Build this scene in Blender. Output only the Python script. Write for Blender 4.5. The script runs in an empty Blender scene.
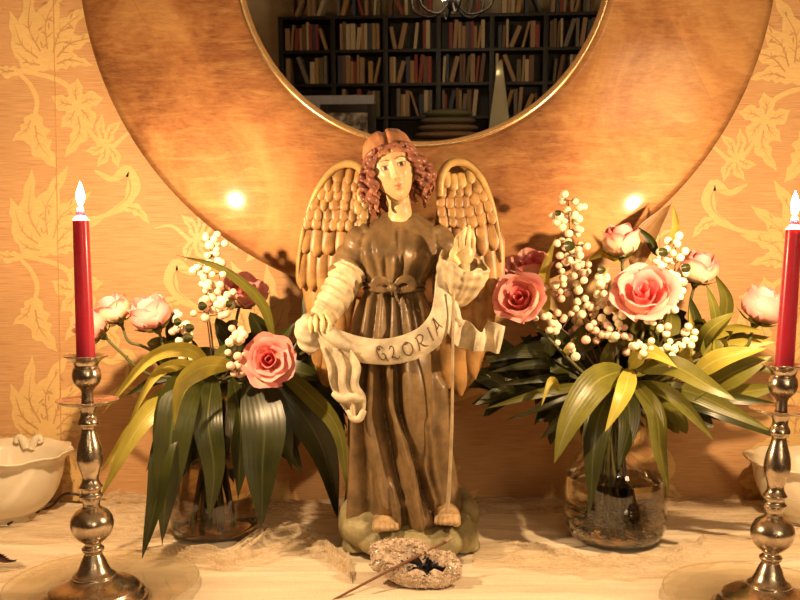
import bpy, bmesh, math, random
import numpy as np
from mathutils import Vector, Matrix, noise
random.seed(7); np.random.seed(7)
PI = math.pi
SC = bpy.context.scene
COL = SC.collection

# ------------------------------------------------------------------ camera
TABLE_Z = 0.75
CAM = np.array([0.0, 0.0, TABLE_Z + 0.42])
PITCH = math.radians(2.6)
FPX = 880.0
cd = bpy.data.cameras.new('camera'); cd.sensor_width = 36.0; cd.lens = FPX / 800.0 * 36.0
cd.clip_start = 0.02; cd.clip_end = 50
cam = bpy.data.objects.new('camera', cd); COL.objects.link(cam)
cam.location = CAM.tolist(); cam.rotation_euler = (PI / 2 - PITCH, 0, 0)
SC.camera = cam
_F = np.array([0, math.cos(PITCH), -math.sin(PITCH)]); _U = np.array([0, math.sin(PITCH), math.cos(PITCH)])
def ray(px, py): return _F + np.array([(px - 400) / FPX, 0, 0]) + _U * ((300 - py) / FPX)
def P(px, py, Y):
    """the point of the room at depth Y that stands at this place of the photograph"""
    d = ray(px, py); return CAM + d * (Y / d[1])
def T(px, py, z=TABLE_Z):
    d = ray(px, py); return CAM + d * ((z - CAM[2]) / d[2])
YW = 1.525                                             # wall with the mirror

# ------------------------------------------------------------------ world, exposure, lamps
w = bpy.data.worlds.new('world'); SC.world = w; w.use_nodes = True
w.node_tree.nodes['Background'].inputs[0].default_value = (1.0, 0.72, 0.45, 1)
w.node_tree.nodes['Background'].inputs[1].default_value = 0.05
vs = SC.view_settings
vs.view_transform = 'Standard'; vs.look = 'None'; vs.gamma = 1.0; vs.use_curve_mapping = False
vs.exposure = 1.4
SC.cycles.max_bounces = 10; SC.cycles.transparent_max_bounces = 24
SC.cycles.caustics_reflective = False; SC.cycles.caustics_refractive = False
SC.cycles.sample_clamp_indirect = 4.0
FLAME_W = 5.8           # each candle flame
BULB_W = 3.4            # chandelier bulbs
LAMP_W = 0.4           # floor lamp behind the photographer
FLAME_C = (1.0, 0.66, 0.34); ROOM_C = (1.0, 0.70, 0.42)

# ------------------------------------------------------------------ helpers
ORG = {}
def tag(o, label=None, cat=None, group=None, kind=None):
    if label: o['label'] = label
    if cat: o['category'] = cat
    if group: o['group'] = group
    if kind: o['kind'] = kind
    return o
def thing(name, loc, label, cat, group=None):
    o = bpy.data.objects.new(name, None); COL.objects.link(o)
    o.empty_display_size = 0.02
    o.location = [float(c) for c in loc]; ORG[o.name] = np.array(loc, float)
    return tag(o, label, cat, group)
def merge(*vfs):
    V, F, n = [], [], 0
    for v, f in vfs:
        v = np.asarray(v, float); V.append(v); F += [tuple(i + n for i in q) for q in f]; n += len(v)
    return np.concatenate(V), F
def mk(name, vf, mat, parent=None, smooth=True, origin=None, uv=None, col=None, sharp=None):
    v, f = vf; v = np.asarray(v, float)
    if parent is not None: org = ORG[parent.name]
    elif origin is not None: org = np.array(origin, float)
    else: org = v.mean(0) * 0 + np.array([(v[:, 0].min() + v[:, 0].max()) / 2, (v[:, 1].min() + v[:, 1].max()) / 2, v[:, 2].min()])
    me = bpy.data.meshes.new(name); me.from_pydata((v - org).tolist(), [], [list(map(int, q)) for q in f]); me.update()
    if mat is not None: me.materials.append(mat)
    if smooth: me.polygons.foreach_set('use_smooth', [True] * len(me.polygons))
    if sharp is not None: me.set_sharp_from_angle(angle=math.radians(sharp))
    if uv is not None:
        lay = me.uv_layers.new(name='UVMap'); idx = np.empty(len(me.loops), int); me.loops.foreach_get('vertex_index', idx)
        lay.data.foreach_set('uv', np.asarray(uv, float)[idx].ravel())
    if col is not None:
        a = me.color_attributes.new('paint', 'FLOAT_COLOR', 'POINT')
        c = np.ones((len(v), 4)); c[:, :3] = col; a.data.foreach_set('color', c.ravel())
    o = bpy.data.objects.new(name, me); COL.objects.link(o)
    ORG[o.name] = org
    if parent is not None: o.parent = parent
    else: o.location = org.tolist()
    return o
def inst(name, me, M, parent):
    """another object on shared mesh data; M is a world matrix"""
    o = bpy.data.objects.new(name, me); COL.objects.link(o)
    org = ORG[parent.name]; o.parent = parent
    o.matrix_local = Matrix.Translation(Vector((-org).tolist())) @ M
    ORG[o.name] = org
    return o
def spl(pts, n):
    """Catmull-Rom through the points, n samples"""
    p = np.asarray(pts, float)
    if len(p) == 2: return p[0] + (p[1] - p[0]) * np.linspace(0, 1, n)[:, None]
    e = np.vstack([2 * p[0] - p[1], p, 2 * p[-1] - p[-2]])
    t = np.linspace(0, len(p) - 1 - 1e-9, n); i = t.astype(int); u = (t - i)[:, None]
    a, b, c, d = e[i], e[i + 1], e[i + 2], e[i + 3]
    return 0.5 * (2 * b + (c - a) * u + (2 * a - 5 * b + 4 * c - d) * u**2 + (3 * b - a - 3 * c + d) * u**3)
def interp(x, xs, ys): return np.interp(x, xs, ys)
def grid_faces(nu, nv, wrap_u=False, wrap_v=False, off=0):
    F = []
    for i in range(nu - (0 if wrap_u else 1)):
        for j in range(nv - (0 if wrap_v else 1)):
            a, b = i, (i + 1) % nu; c, d = j, (j + 1) % nv
            F.append((off + a * nv + c, off + b * nv + c, off + b * nv + d, off + a * nv + d))
    return F
def lathe(prof, n=48, center=(0, 0, 0), axis=None, caps=True):
    pr = np.asarray(prof, float); th = np.linspace(0, 2 * PI, n, endpoint=False)
    V = np.zeros((len(pr), n, 3)); V[:, :, 0] = pr[:, :1] * np.cos(th); V[:, :, 1] = pr[:, :1] * np.sin(th); V[:, :, 2] = pr[:, 1:2]
    V = V.reshape(-1, 3)
    F = [(a, d, c, b) for (a, b, c, d) in grid_faces(len(pr), n, wrap_v=True)]
    F = [q[::-1] for q in F]
    F = [(q[0], q[3], q[2], q[1]) for q in F]
    if caps:
        if pr[0][0] > 1e-6: F.append(tuple(range(n))[::-1])
        if pr[-1][0] > 1e-6: F.append(tuple((len(pr) - 1) * n + k for k in range(n)))
    if axis is not None: V = V @ np.array(axis).T
    return V + np.asarray(center, float), F
def smoothprof(prof, k=5):
    """rounds a lathe profile"""
    p = np.asarray(prof, float); return spl(p, (len(p) - 1) * k + 1)
def tube(pts, r, n=10, cap=True, flat=1.0, up=(0, 0, 1)):
    p = np.asarray(pts, float); m = len(p); r = np.broadcast_to(np.asarray(r, float), (m,)) if np.ndim(r) == 0 or len(np.atleast_1d(r)) == m else np.interp(np.linspace(0, 1, m), np.linspace(0, 1, len(r)), r)
    tg = np.gradient(p, axis=0); tg /= np.linalg.norm(tg, axis=1)[:, None] + 1e-12
    u = np.array(up, float)
    if abs(u @ tg[0]) > 0.95: u = np.array([1.0, 0, 0])
    N = np.zeros_like(p); nrm = u - (u @ tg[0]) * tg[0]; nrm /= np.linalg.norm(nrm)
    for i in range(m):
        nrm = nrm - (nrm @ tg[i]) * tg[i]; nrm /= np.linalg.norm(nrm) + 1e-12; N[i] = nrm
    B = np.cross(tg, N); th = np.linspace(0, 2 * PI, n, endpoint=False)
    V = p[:, None] + r[:, None, None] * (np.cos(th)[None, :, None] * N[:, None] * flat + np.sin(th)[None, :, None] * B[:, None])
    F = [q[::-1] for q in grid_faces(m, n, wrap_v=True)]
    V = V.reshape(-1, 3)
    if cap: F.append(tuple(range(n))); F.append(tuple((m - 1) * n + k for k in range(n))[::-1])
    F = [q[::-1] for q in F]
    return V, F
def ellipsoid(c, r, nu=20, nv=14, R=None):
    th = np.linspace(0, PI, nv + 1)[1:-1]; ph = np.linspace(0, 2 * PI, nu, endpoint=False)
    V = [(0, 0, 1)] + [(math.sin(t) * math.cos(q), math.sin(t) * math.sin(q), math.cos(t)) for t in th for q in ph] + [(0, 0, -1)]
    V = np.array(V) * np.asarray(r, float); F = []
    for k in range(nu): F.append((0, 1 + k, 1 + (k + 1) % nu)); 
    for j in range(len(th) - 1):
        for k in range(nu):
            a = 1 + j * nu; b = a + nu; F.append((a + k, b + k, b + (k + 1) % nu, a + (k + 1) % nu))
    last = len(V) - 1; a = 1 + (len(th) - 1) * nu
    for k in range(nu): F.append((last, a + (k + 1) % nu, a + k))
    if R is not None: V = V @ np.asarray(R).T
    return V + np.asarray(c, float), F
def boxvf(lo, hi):
    x0, y0, z0 = lo; x1, y1, z1 = hi
    V = np.array([(x0, y0, z0), (x1, y0, z0), (x1, y1, z0), (x0, y1, z0), (x0, y0, z1), (x1, y0, z1), (x1, y1, z1), (x0, y1, z1)], float)
    return V, [(0, 3, 2, 1), (4, 5, 6, 7), (0, 1, 5, 4), (1, 2, 6, 5), (2, 3, 7, 6), (3, 0, 4, 7)]
def bevbox(lo, hi, b=0.004, seg=2):
    bm = bmesh.new(); v, f = boxvf(lo, hi); bv = [bm.verts.new(p) for p in v]
    for q in f: bm.faces.new([bv[i] for i in q])
    bmesh.ops.bevel(bm, geom=bm.edges[:] , offset=b, segments=seg, affect='EDGES', profile=0.7)
    bm.verts.ensure_lookup_table(); V = [tuple(v.co) for v in bm.verts]; bm.verts.index_update()
    F = [tuple(v.index for v in f.verts) for f in bm.faces]; bm.free(); return np.array(V), F
def rotm(ax, ay, az):
    return np.array(Matrix.Rotation(az, 3, 'Z') @ Matrix.Rotation(ay, 3, 'Y') @ Matrix.Rotation(ax, 3, 'X'))
def eval_mods(vf, mods):
    """run modifiers over raw geometry, returns raw geometry"""
    me = bpy.data.meshes.new('tmp'); me.from_pydata(np.asarray(vf[0]).tolist(), [], [list(q) for q in vf[1]]); me.update()
    o = bpy.data.objects.new('tmp', me); COL.objects.link(o)
    for typ, kw in mods:
        m = o.modifiers.new(typ, typ)
        for k, val in kw.items(): setattr(m, k, val)
    dg = bpy.context.evaluated_depsgraph_get(); ev = o.evaluated_get(dg); r = ev.to_mesh()
    V = np.empty(len(r.vertices) * 3); r.vertices.foreach_get('co', V)
    F = [tuple(p.vertices) for p in r.polygons]; ev.to_mesh_clear()
    bpy.data.objects.remove(o); bpy.data.meshes.remove(me)
    return V.reshape(-1, 3), F
def fuse(vf, voxel, smooth=4):
    return eval_mods(vf, [('REMESH', dict(mode='VOXEL', voxel_size=voxel)), ('SMOOTH', dict(factor=0.5, iterations=smooth))])

# ------------------------------------------------------------------ materials
class NT:
    def __init__(s, name):
        s.m = bpy.data.materials.new(name); s.m.use_nodes = True; s.t = s.m.node_tree; s.n = s.t.nodes
        s.b = s.n['Principled BSDF']; s.out = s.n['Material Output']; s._co = None
    def node(s, typ, **kw):
        x = s.n.new('ShaderNode' + typ)
        for k, v in kw.items():
            if hasattr(x, k): setattr(x, k, v)
            else: s.set(x.inputs[k.replace('_', ' ')], v)
        return x
    def set(s, sock, v):
        if isinstance(v, bpy.types.NodeSocket): s.t.links.new(v, sock)
        else: sock.default_value = v
    def co(s, scale=(1, 1, 1), rot=(0, 0, 0), kind='Object'):
        tc = s.n.new('ShaderNodeTexCoord'); mp = s.n.new('ShaderNodeMapping')
        s.t.links.new(tc.outputs[kind], mp.inputs[0]); mp.inputs['Scale'].default_value = scale; mp.inputs['Rotation'].default_value = rot
        return mp.outputs[0]
    def noise(s, scale, detail=4, rough=0.55, vec=None, dist=0.0):
        x = s.n.new('ShaderNodeTexNoise'); s.set(x.inputs['Vector'], vec if vec is not None else s.co())
        x.inputs['Scale'].default_value = scale; x.inputs['Detail'].default_value = detail; x.inputs['Roughness'].default_value = rough
        x.inputs['Distortion'].default_value = dist
        return x.outputs['Fac']
    def ramp(s, fac, stops, interp='LINEAR'):
        x = s.n.new('ShaderNodeValToRGB'); s.set(x.inputs[0], fac); cr = x.color_ramp; cr.interpolation = interp
        while len(cr.elements) < len(stops): cr.elements.new(0.5)
        for e, (p, c) in zip(cr.elements, stops): e.position = p; e.color = (*c, 1) if len(c) == 3 else c
        return x.outputs[0]
    def mix(s, fac, a, b, mode='MIX'):
        x = s.n.new('ShaderNodeMix'); x.data_type = 'RGBA'; x.blend_type = mode
        s.set(x.inputs[0], fac)
        for k, v in ((6, a), (7, b)):
            s.set(x.inputs[k], (*v, 1) if isinstance(v, tuple) and len(v) == 3 else v)
        return x.outputs[2]
    def math(s, op, a, b=0.0):
        x = s.n.new('ShaderNodeMath'); x.operation = op; s.set(x.inputs[0], a); s.set(x.inputs[1], b); return x.outputs[0]
    def bump(s, h, strength=0.3, dist=0.002):
        x = s.n.new('ShaderNodeBump'); s.set(x.inputs['Height'], h); x.inputs['Strength'].default_value = strength; x.inputs['Distance'].default_value = dist
        s.t.links.new(x.outputs[0], s.b.inputs['Normal']); return x.outputs[0]
    def P(s, **kw):
        for k, v in kw.items():
            k = {'base': 'Base Color', 'rough': 'Roughness', 'metal': 'Metallic', 'spec': 'Specular IOR Level', 'trans': 'Transmission Weight', 'ior': 'IOR',
                 'coat': 'Coat Weight', 'coatr': 'Coat Roughness', 'sss': 'Subsurface Weight', 'sssr': 'Subsurface Radius', 'ssss': 'Subsurface Scale', 'sheen': 'Sheen Weight', 'em': 'Emission Color', 'ems': 'Emission Strength', 'alpha': 'Alpha', 'aniso': 'Anisotropic'}[k]
            s.set(s.b.inputs[k], (*v, 1) if isinstance(v, tuple) and len(v) == 3 and k in ('Base Color', 'Emission Color') else v)
        return s.m
def simple(name, c, rough=0.5, metal=0.0, var=0.12, scale=40, bump=0.0, **kw):
    n = NT(name); f = n.noise(scale)
    d = tuple(x * (1 - var) for x in c); l = tuple(min(1, x * (1 + var)) for x in c)
    n.P(base=n.ramp(f, [(0.3, d), (0.7, l)]), rough=rough, metal=metal, **kw)
    if bump: n.bump(f, bump, 0.001)
    return n.m
def thin_glass(name, tint=(1, 1, 1), ior=1.45, rough=0.0, opac=0.0, base=(0.8, 0.7, 0.5)):
    """a thin pane or wall of clear glass: what is not mirrored goes straight through"""
    n = NT(name); fr = n.n.new('ShaderNodeFresnel'); geo = n.n.new('ShaderNodeNewGeometry'); n.set(fr.inputs[0], n.math('ADD', n.math('MULTIPLY', geo.outputs['Backfacing'], 1 / ior - ior), ior))
    tr = n.n.new('ShaderNodeBsdfTransparent'); tr.inputs[0].default_value = (*tint, 1)
    gl = n.n.new('ShaderNodeBsdfGlossy'); gl.inputs['Roughness'].default_value = rough; gl.inputs[0].default_value = (1, 1, 1, 1)
    mx = n.n.new('ShaderNodeMixShader'); n.t.links.new(fr.outputs[0], mx.inputs[0]); n.t.links.new(tr.outputs[0], mx.inputs[1]); n.t.links.new(gl.outputs[0], mx.inputs[2])
    o = mx.outputs[0]
    if opac:
        df = n.n.new('ShaderNodeBsdfDiffuse'); df.inputs[0].default_value = (*base, 1)
        m2 = n.n.new('ShaderNodeMixShader'); m2.inputs[0].default_value = opac; n.t.links.new(o, m2.inputs[1]); n.t.links.new(df.outputs[0], m2.inputs[2]); o = m2.outputs[0]
    n.t.links.new(o, n.out.inputs[0]); return n.m

M = {}
def build_materials():
    # wallpaper ground: woven look, horizontal strie
    n = NT('wallpaper_ground'); s1 = n.noise(1.0, 6, 0.7, n.co((18, 18, 900))); s2 = n.noise(3.0, 3, 0.5)
    c = n.ramp(s1, [(0.38, (0.50, 0.25, 0.11)), (0.52, (0.66, 0.38, 0.18)), (0.66, (0.76, 0.50, 0.26))])
    n.P(base=n.mix(0.2, c, n.ramp(s2, [(0.3, (0.6, 0.34, 0.16)), (0.7, (0.74, 0.46, 0.24))])), rough=0.62, spec=0.3); n.bump(s1, 0.35, 0.0006); M['wall'] = n.m
    n = NT('wallpaper_motif_gold'); s1 = n.noise(1.0, 5, 0.65, n.co((60, 60, 420))); s2 = n.noise(60, 3)
    n.P(base=n.ramp(s1, [(0.3, (0.72, 0.47, 0.19)), (0.7, (0.84, 0.60, 0.27))]), rough=0.5, spec=0.4); n.bump(s2, 0.3, 0.0006); M['motif'] = n.m
    M['motif_vein'] = simple('wallpaper_motif_line', (0.58, 0.34, 0.15), 0.6)
    M['plaster'] = simple('plaster_warm', (0.30, 0.24, 0.17), 0.8, scale=8)
    M['plaster_light'] = simple('plaster_light', (0.82, 0.70, 0.47), 0.8, scale=8)
    M['ceiling'] = simple('ceiling_paint', (0.75, 0.68, 0.58), 0.9, scale=6)
    n = NT('floor_boards'); f = n.noise(2.0, 6, 0.6, n.co((3, 30, 1))); n.P(base=n.ramp(f, [(0.3, (0.10, 0.045, 0.02)), (0.7, (0.25, 0.12, 0.055))]), rough=0.35); M['floor'] = n.m
    n = NT('dark_wood'); f = n.noise(4.0, 6, 0.6, n.co((2, 12, 12))); n.P(base=n.ramp(f, [(0.3, (0.045, 0.016, 0.010)), (0.7, (0.10, 0.036, 0.022))]), rough=0.35); M['dark_wood'] = n.m
    M['black_wood'] = simple('black_shelf_wood', (0.007, 0.0055, 0.0045), 0.5, scale=12)
    # gilded frame: leaf squares laid over each other, rubbed streaks, copper under gold
    n = NT('copper_gold_leaf')
    br = n.n.new('ShaderNodeTexBrick'); n.set(br.inputs['Vector'], n.co((1, 1, 1), (0, 0, math.radians(62))))
    br.inputs['Scale'].default_value = 1.0; br.inputs['Brick Width'].default_value = 0.17; br.inputs['Row Height'].default_value = 0.15; br.inputs['Mortar Size'].default_value = 0.0009
    br.inputs['Color1'].default_value = (0.0, 0, 0, 1); br.inputs['Color2'].default_value = (1, 1, 1, 1); br.inputs['Mortar'].default_value = (0.5, 0.5, 0.5, 1); br.inputs['Mortar Smooth'].default_value = 0.6
    cl = n.noise(5.5, 6, 0.62, dist=0.8); st = n.noise(7.0, 8, 0.75, n.co((1.2, 9, 1), (0, 0, math.radians(35))), dist=0.6); fine = n.noise(60, 6, 0.7, n.co((1, 4, 1), (0, 0, math.radians(35))))
    c = n.ramp(cl, [(0.38, (0.20, 0.062, 0.020)), (0.5, (0.34, 0.135, 0.045)), (0.62, (0.48, 0.25, 0.092))])
    c = n.mix(n.math('MULTIPLY', n.math('SUBTRACT', st, 0.50), 2.6), c, (0.62, 0.37, 0.15))
    c = n.mix(0.10, c, br.outputs['Color'], 'OVERLAY')
    c = n.mix(n.math('MULTIPLY', br.outputs['Fac'], 0.55), c, (0.30, 0.15, 0.07))
    c = n.mix(0.28, c, n.ramp(fine, [(0.35, (0.20, 0.075, 0.025)), (0.6, (0.54, 0.29, 0.11))]))
    rg = n.ramp(n.math('ADD', n.math('MULTIPLY', cl, 0.6), n.math('MULTIPLY', fine, 0.5)), [(0.3, (0.46,) * 3), (0.8, (0.62,) * 3)])
    n.P(base=c, metal=0.62, rough=rg, coat=0.22, coatr=0.09); n.bump(n.math('ADD', st, n.math('MULTIPLY', fine, 0.4)), 0.10, 0.002); M['leaf_gold'] = n.m
    M['lip'] = simple('gilt_lip', (0.95, 0.62, 0.32), 0.25, 0.95, scale=90)
    M['mirror'] = NT('mirror_silver').P(base=(0.86, 0.84, 0.80), metal=1.0, rough=0.012)
    # candlestick
    n = NT('aged_brass'); f = n.noise(55, 6, 0.6); g = n.noise(240, 3)
    n.P(base=n.ramp(f, [(0.3, (0.40, 0.32, 0.25)), (0.62, (0.66, 0.56, 0.45))]), metal=1.0, rough=n.ramp(f, [(0.3, (0.34,) * 3), (0.7, (0.18,) * 3)])); n.bump(g, 0.05, 0.0006); M['brass'] = n.m
    n = NT('red_wax'); f = n.noise(30, 3); n.P(base=n.ramp(f, [(0.3, (0.90, 0.05, 0.11)), (0.7, (0.95, 0.07, 0.14))]), rough=0.28, sss=0.5, sssr=(0.6, 0.06, 0.04), ssss=0.006, coat=0.2, coatr=0.15); M['wax'] = n.m
    M['wick'] = simple('wick', (0.02, 0.012, 0.01), 0.9)
    n = NT('flame'); em = n.n.new('ShaderNodeEmission'); em.inputs[0].default_value = (1.0, 0.80, 0.48, 1); em.inputs[1].default_value = 9.0
    tr = n.n.new('ShaderNodeBsdfTransparent'); ad = n.n.new('ShaderNodeAddShader'); n.t.links.new(em.outputs[0], ad.inputs[0]); n.t.links.new(tr.outputs[0], ad.inputs[1]); n.t.links.new(ad.outputs[0], n.out.inputs[0]); M['flame'] = n.m
    n = NT('bulb_glow'); n.P(base=(1, 0.9, 0.7), em=(1.0, 0.82, 0.6), ems=25.0); M['bulb'] = n.m
    n = NT('lamp_shade_lit'); n.P(base=(0.9, 0.75, 0.5), em=(1.0, 0.74, 0.42), ems=5.0); M['shade'] = n.m
    M['iron'] = simple('black_iron', (0.02, 0.018, 0.016), 0.45, 0.8)
    # porcelain
    M['porcelain'] = simple('cream_porcelain', (0.78, 0.70, 0.55), 0.22, var=0.03, scale=20, coat=0.4, coatr=0.08)
    # cloths
    n = NT('cream_linen'); wv = n.noise(1.0, 3, 0.6, n.co((700, 90, 200))); f = n.noise(14, 4)
    n.P(base=n.mix(0.5, n.ramp(wv, [(0.3, (0.66, 0.55, 0.40)), (0.7, (0.80, 0.70, 0.54))]), n.ramp(n.noise(1.0, 4, 0.6, n.co((2.2, 34, 10)), 0.8), [(0.36, (0.52, 0.40, 0.27)), (0.62, (0.84, 0.73, 0.57))])), rough=0.85, sheen=0.2); n.bump(wv, 0.2, 0.0006); M['linen'] = n.m
    n = NT('sheer_tulle'); d = n.n.new('ShaderNodeBsdfDiffuse'); wv = n.noise(1.0, 3, 0.6, n.co((5, 110, 60)), 0.6)
    n.set(d.inputs[0], n.ramp(wv, [(0.3, (0.74, 0.60, 0.42)), (0.7, (0.86, 0.74, 0.56))])); tl = n.n.new('ShaderNodeBsdfTranslucent'); tl.inputs[0].default_value = (0.8, 0.66, 0.47, 1)
    a = n.n.new('ShaderNodeMixShader'); a.inputs[0].default_value = 0.35; n.t.links.new(d.outputs[0], a.inputs[1]); n.t.links.new(tl.outputs[0], a.inputs[2])
    lw = n.n.new('ShaderNodeLayerWeight'); lw.inputs[0].default_value = 0.35
    fac = n.math('ADD', n.math('MULTIPLY', lw.outputs['Facing'], 0.6), n.math('MULTIPLY', n.ramp(wv, [(0.35, (0.15,) * 3), (0.65, (1.0,) * 3)]), 0.55)); tr = n.n.new('ShaderNodeBsdfTransparent')
    b = n.n.new('ShaderNodeMixShader'); n.set(b.inputs[0], fac); n.t.links.new(tr.outputs[0], b.inputs[1]); n.t.links.new(a.outputs[0], b.inputs[2]); n.t.links.new(b.outputs[0], n.out.inputs[0]); M['tulle'] = n.m
    M['glass'] = thin_glass('vase_glass', (0.90, 0.86, 0.78), 1.75)
    M['water'] = NT('vase_water').P(base=(0.86, 0.78, 0.64), rough=0.0, trans=1.0, ior=1.30)
    M['plate_glass'] = thin_glass('plate_glass', (0.97, 0.95, 0.90), 1.55, 0.05, 0.16, (0.85, 0.74, 0.52))
    M['obelisk'] = thin_glass('obelisk_glass', (0.9, 0.9, 0.8), 1.5, 0.05, 0.45, (0.7, 0.68, 0.5))
    # plants
    def leafmat(name, dark, light, rib, rough=0.38, trans=0.28):
        n = NT(name); uvn = n.n.new('ShaderNodeTexCoord'); sp = n.n.new('ShaderNodeSeparateXYZ'); n.t.links.new(uvn.outputs['UV'], sp.inputs[0])
        rb = n.math('ABSOLUTE', n.math('SUBTRACT', sp.outputs[0], 0.5))
        ribf = n.ramp(rb, [(0.0, (1,) * 3), (0.045, (0.0,) * 3)])
        wv = n.n.new('ShaderNodeTexWave'); wv.bands_direction = 'X'; n.t.links.new(uvn.outputs['UV'], wv.inputs['Vector']); wv.inputs['Scale'].default_value = 2.6; wv.inputs['Distortion'].default_value = 0.6
        f = n.noise(26, 4)
        c = n.ramp(f, [(0.3, dark), (0.7, light)]); c = n.mix(n.math('MULTIPLY', wv.outputs['Fac'], 0.25), c, light); c = n.mix(n.math('MULTIPLY', ribf, 0.7), c, rib)
        oi = n.n.new('ShaderNodeObjectInfo'); hs = n.n.new('ShaderNodeHueSaturation'); n.set(hs.inputs['Value'], n.math('ADD', n.math('MULTIPLY', oi.outputs['Random'], 0.5), 0.75)); n.t.links.new(c, hs.inputs['Color']); c = hs.outputs[0]
        n.P(base=c, rough=rough, spec=0.5); n.bump(wv.outputs['Fac'], 0.12, 0.001)
        tl = n.n.new('ShaderNodeBsdfTranslucent'); n.t.links.new(c, tl.inputs[0]); mx = n.n.new('ShaderNodeMixShader'); mx.inputs[0].default_value = trans
        n.t.links.new(n.b.outputs[0], mx.inputs[1]); n.t.links.new(tl.outputs[0], mx.inputs[2]); n.t.links.new(mx.outputs[0], n.out.inputs[0]); return n.m
    M['leaf_dark'] = leafmat('leaf_dark_green', (0.018, 0.022, 0.004), (0.046, 0.050, 0.008), (0.11, 0.12, 0.035), trans=0.12)
    M['leaf_mid'] = leafmat('leaf_olive_green', (0.105, 0.105, 0.014), (0.20, 0.19, 0.032), (0.34, 0.31, 0.09))
    M['leaf_light'] = leafmat('leaf_yellow_green', (0.38, 0.33, 0.045), (0.54, 0.46, 0.085), (0.68, 0.60, 0.2))
    M['leaf_brown'] = leafmat('leaf_russet', (0.30, 0.16, 0.06), (0.48, 0.28, 0.12), (0.55, 0.38, 0.2))
    M['stem'] = simple('stem_green', (0.10, 0.10, 0.035), 0.5)
    M['stem_brown'] = simple('stem_brown', (0.10, 0.05, 0.03), 0.6)
    M['root'] = simple('pale_rootlets', (0.55, 0.42, 0.24), 0.6)
    M['berry'] = simple('waxy_white_berry', (0.80, 0.72, 0.52), 0.4, var=0.08, scale=90, sss=0.3, sssr=(0.5, 0.35, 0.15), ssss=0.003)
    M['berry_pink'] = simple('blush_berry', (0.74, 0.50, 0.38), 0.42, var=0.1, scale=90, sss=0.3, sssr=(0.5, 0.3, 0.15), ssss=0.003)
    def petal(name, base, edge, deep):
        n = NT(name); uvn = n.n.new('ShaderNodeTexCoord'); sp = n.n.new('ShaderNodeSeparateXYZ'); n.t.links.new(uvn.outputs['UV'], sp.inputs[0])
        e = n.math('ABSOLUTE', n.math('SUBTRACT', sp.outputs[0], 0.5)); e = n.math('ADD', n.math('MULTIPLY', e, 0.6), sp.outputs[1])
        f = n.noise(70, 4, 0.6); e = n.math('ADD', e, n.math('MULTIPLY', n.math('SUBTRACT', f, 0.5), 0.35))
        c = n.ramp(e, [(0.15, base), (0.75, edge), (1.0, deep)]); n.P(base=c, rough=0.5, sheen=0.2)
        tl = n.n.new('ShaderNodeBsdfTranslucent'); n.t.links.new(c, tl.inputs[0]); mx = n.n.new('ShaderNodeMixShader'); mx.inputs[0].default_value = 0.3
        n.t.links.new(n.b.outputs[0], mx.inputs[1]); n.t.links.new(tl.outputs[0], mx.inputs[2]); n.t.links.new(mx.outputs[0], n.out.inputs[0]); return n.m
    M['petal_core'] = petal('petal_hot_pink', (0.76, 0.12, 0.12), (0.84, 0.17, 0.19), (0.88, 0.28, 0.28))
    M['petal_mid'] = petal('petal_rose_pink', (0.88, 0.52, 0.38), (0.88, 0.34, 0.32), (0.90, 0.42, 0.40))
    M['petal_outer'] = petal('petal_blush_cream', (0.84, 0.70, 0.40), (0.88, 0.58, 0.42), (0.86, 0.34, 0.32))
    # statue paints: antiqued, dark wash left in the hollows
    def resin(name, c, hollow, rough=0.5, paint=False, grain=55):
        n = NT(name); g = n.n.new('ShaderNodeNewGeometry'); f = n.noise(grain, 6, 0.7)
        if paint:
            a = n.n.new('ShaderNodeAttribute'); a.attribute_name = 'paint'; base = a.outputs['Color']
        else: base = n.mix(n.ramp(n.noise(34, 5, 0.65), [(0.36, (0,) * 3), (0.64, (1,) * 3)]), tuple(x * 0.66 for x in c), tuple(min(.9, x * 1.28) for x in c))
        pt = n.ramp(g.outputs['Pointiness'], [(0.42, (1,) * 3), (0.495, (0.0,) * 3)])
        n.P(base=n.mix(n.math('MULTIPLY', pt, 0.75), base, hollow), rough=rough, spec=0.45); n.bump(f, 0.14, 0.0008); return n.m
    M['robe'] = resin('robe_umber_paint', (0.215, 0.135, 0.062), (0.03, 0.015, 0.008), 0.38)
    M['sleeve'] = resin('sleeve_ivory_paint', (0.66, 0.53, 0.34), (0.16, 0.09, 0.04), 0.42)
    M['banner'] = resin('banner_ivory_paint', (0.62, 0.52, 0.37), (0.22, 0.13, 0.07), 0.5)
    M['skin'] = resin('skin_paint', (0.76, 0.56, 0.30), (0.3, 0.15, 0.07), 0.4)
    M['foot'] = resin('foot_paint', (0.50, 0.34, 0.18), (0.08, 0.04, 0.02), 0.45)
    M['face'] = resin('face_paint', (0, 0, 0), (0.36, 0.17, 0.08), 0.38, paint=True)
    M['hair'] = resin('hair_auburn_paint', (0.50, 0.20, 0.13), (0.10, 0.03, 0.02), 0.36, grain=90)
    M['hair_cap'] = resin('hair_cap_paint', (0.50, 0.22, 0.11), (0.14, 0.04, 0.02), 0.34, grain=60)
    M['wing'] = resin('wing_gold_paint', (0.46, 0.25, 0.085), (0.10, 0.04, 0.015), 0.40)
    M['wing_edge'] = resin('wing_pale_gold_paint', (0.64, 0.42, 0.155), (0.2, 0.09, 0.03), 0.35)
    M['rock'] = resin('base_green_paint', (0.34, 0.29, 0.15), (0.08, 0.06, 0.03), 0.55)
    M['ink'] = simple('lettering_brown', (0.10, 0.045, 0.02), 0.6)
    # geode, incense
    n = NT('geode_crystal'); f = n.noise(160, 5, 0.7); n.P(base=n.ramp(f, [(0.3, (0.36, 0.25, 0.18)), (0.7, (0.80, 0.66, 0.52))]), rough=0.22, coat=0.5, coatr=0.1); n.bump(f, 0.4, 0.001); M['crystal'] = n.m
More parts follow.
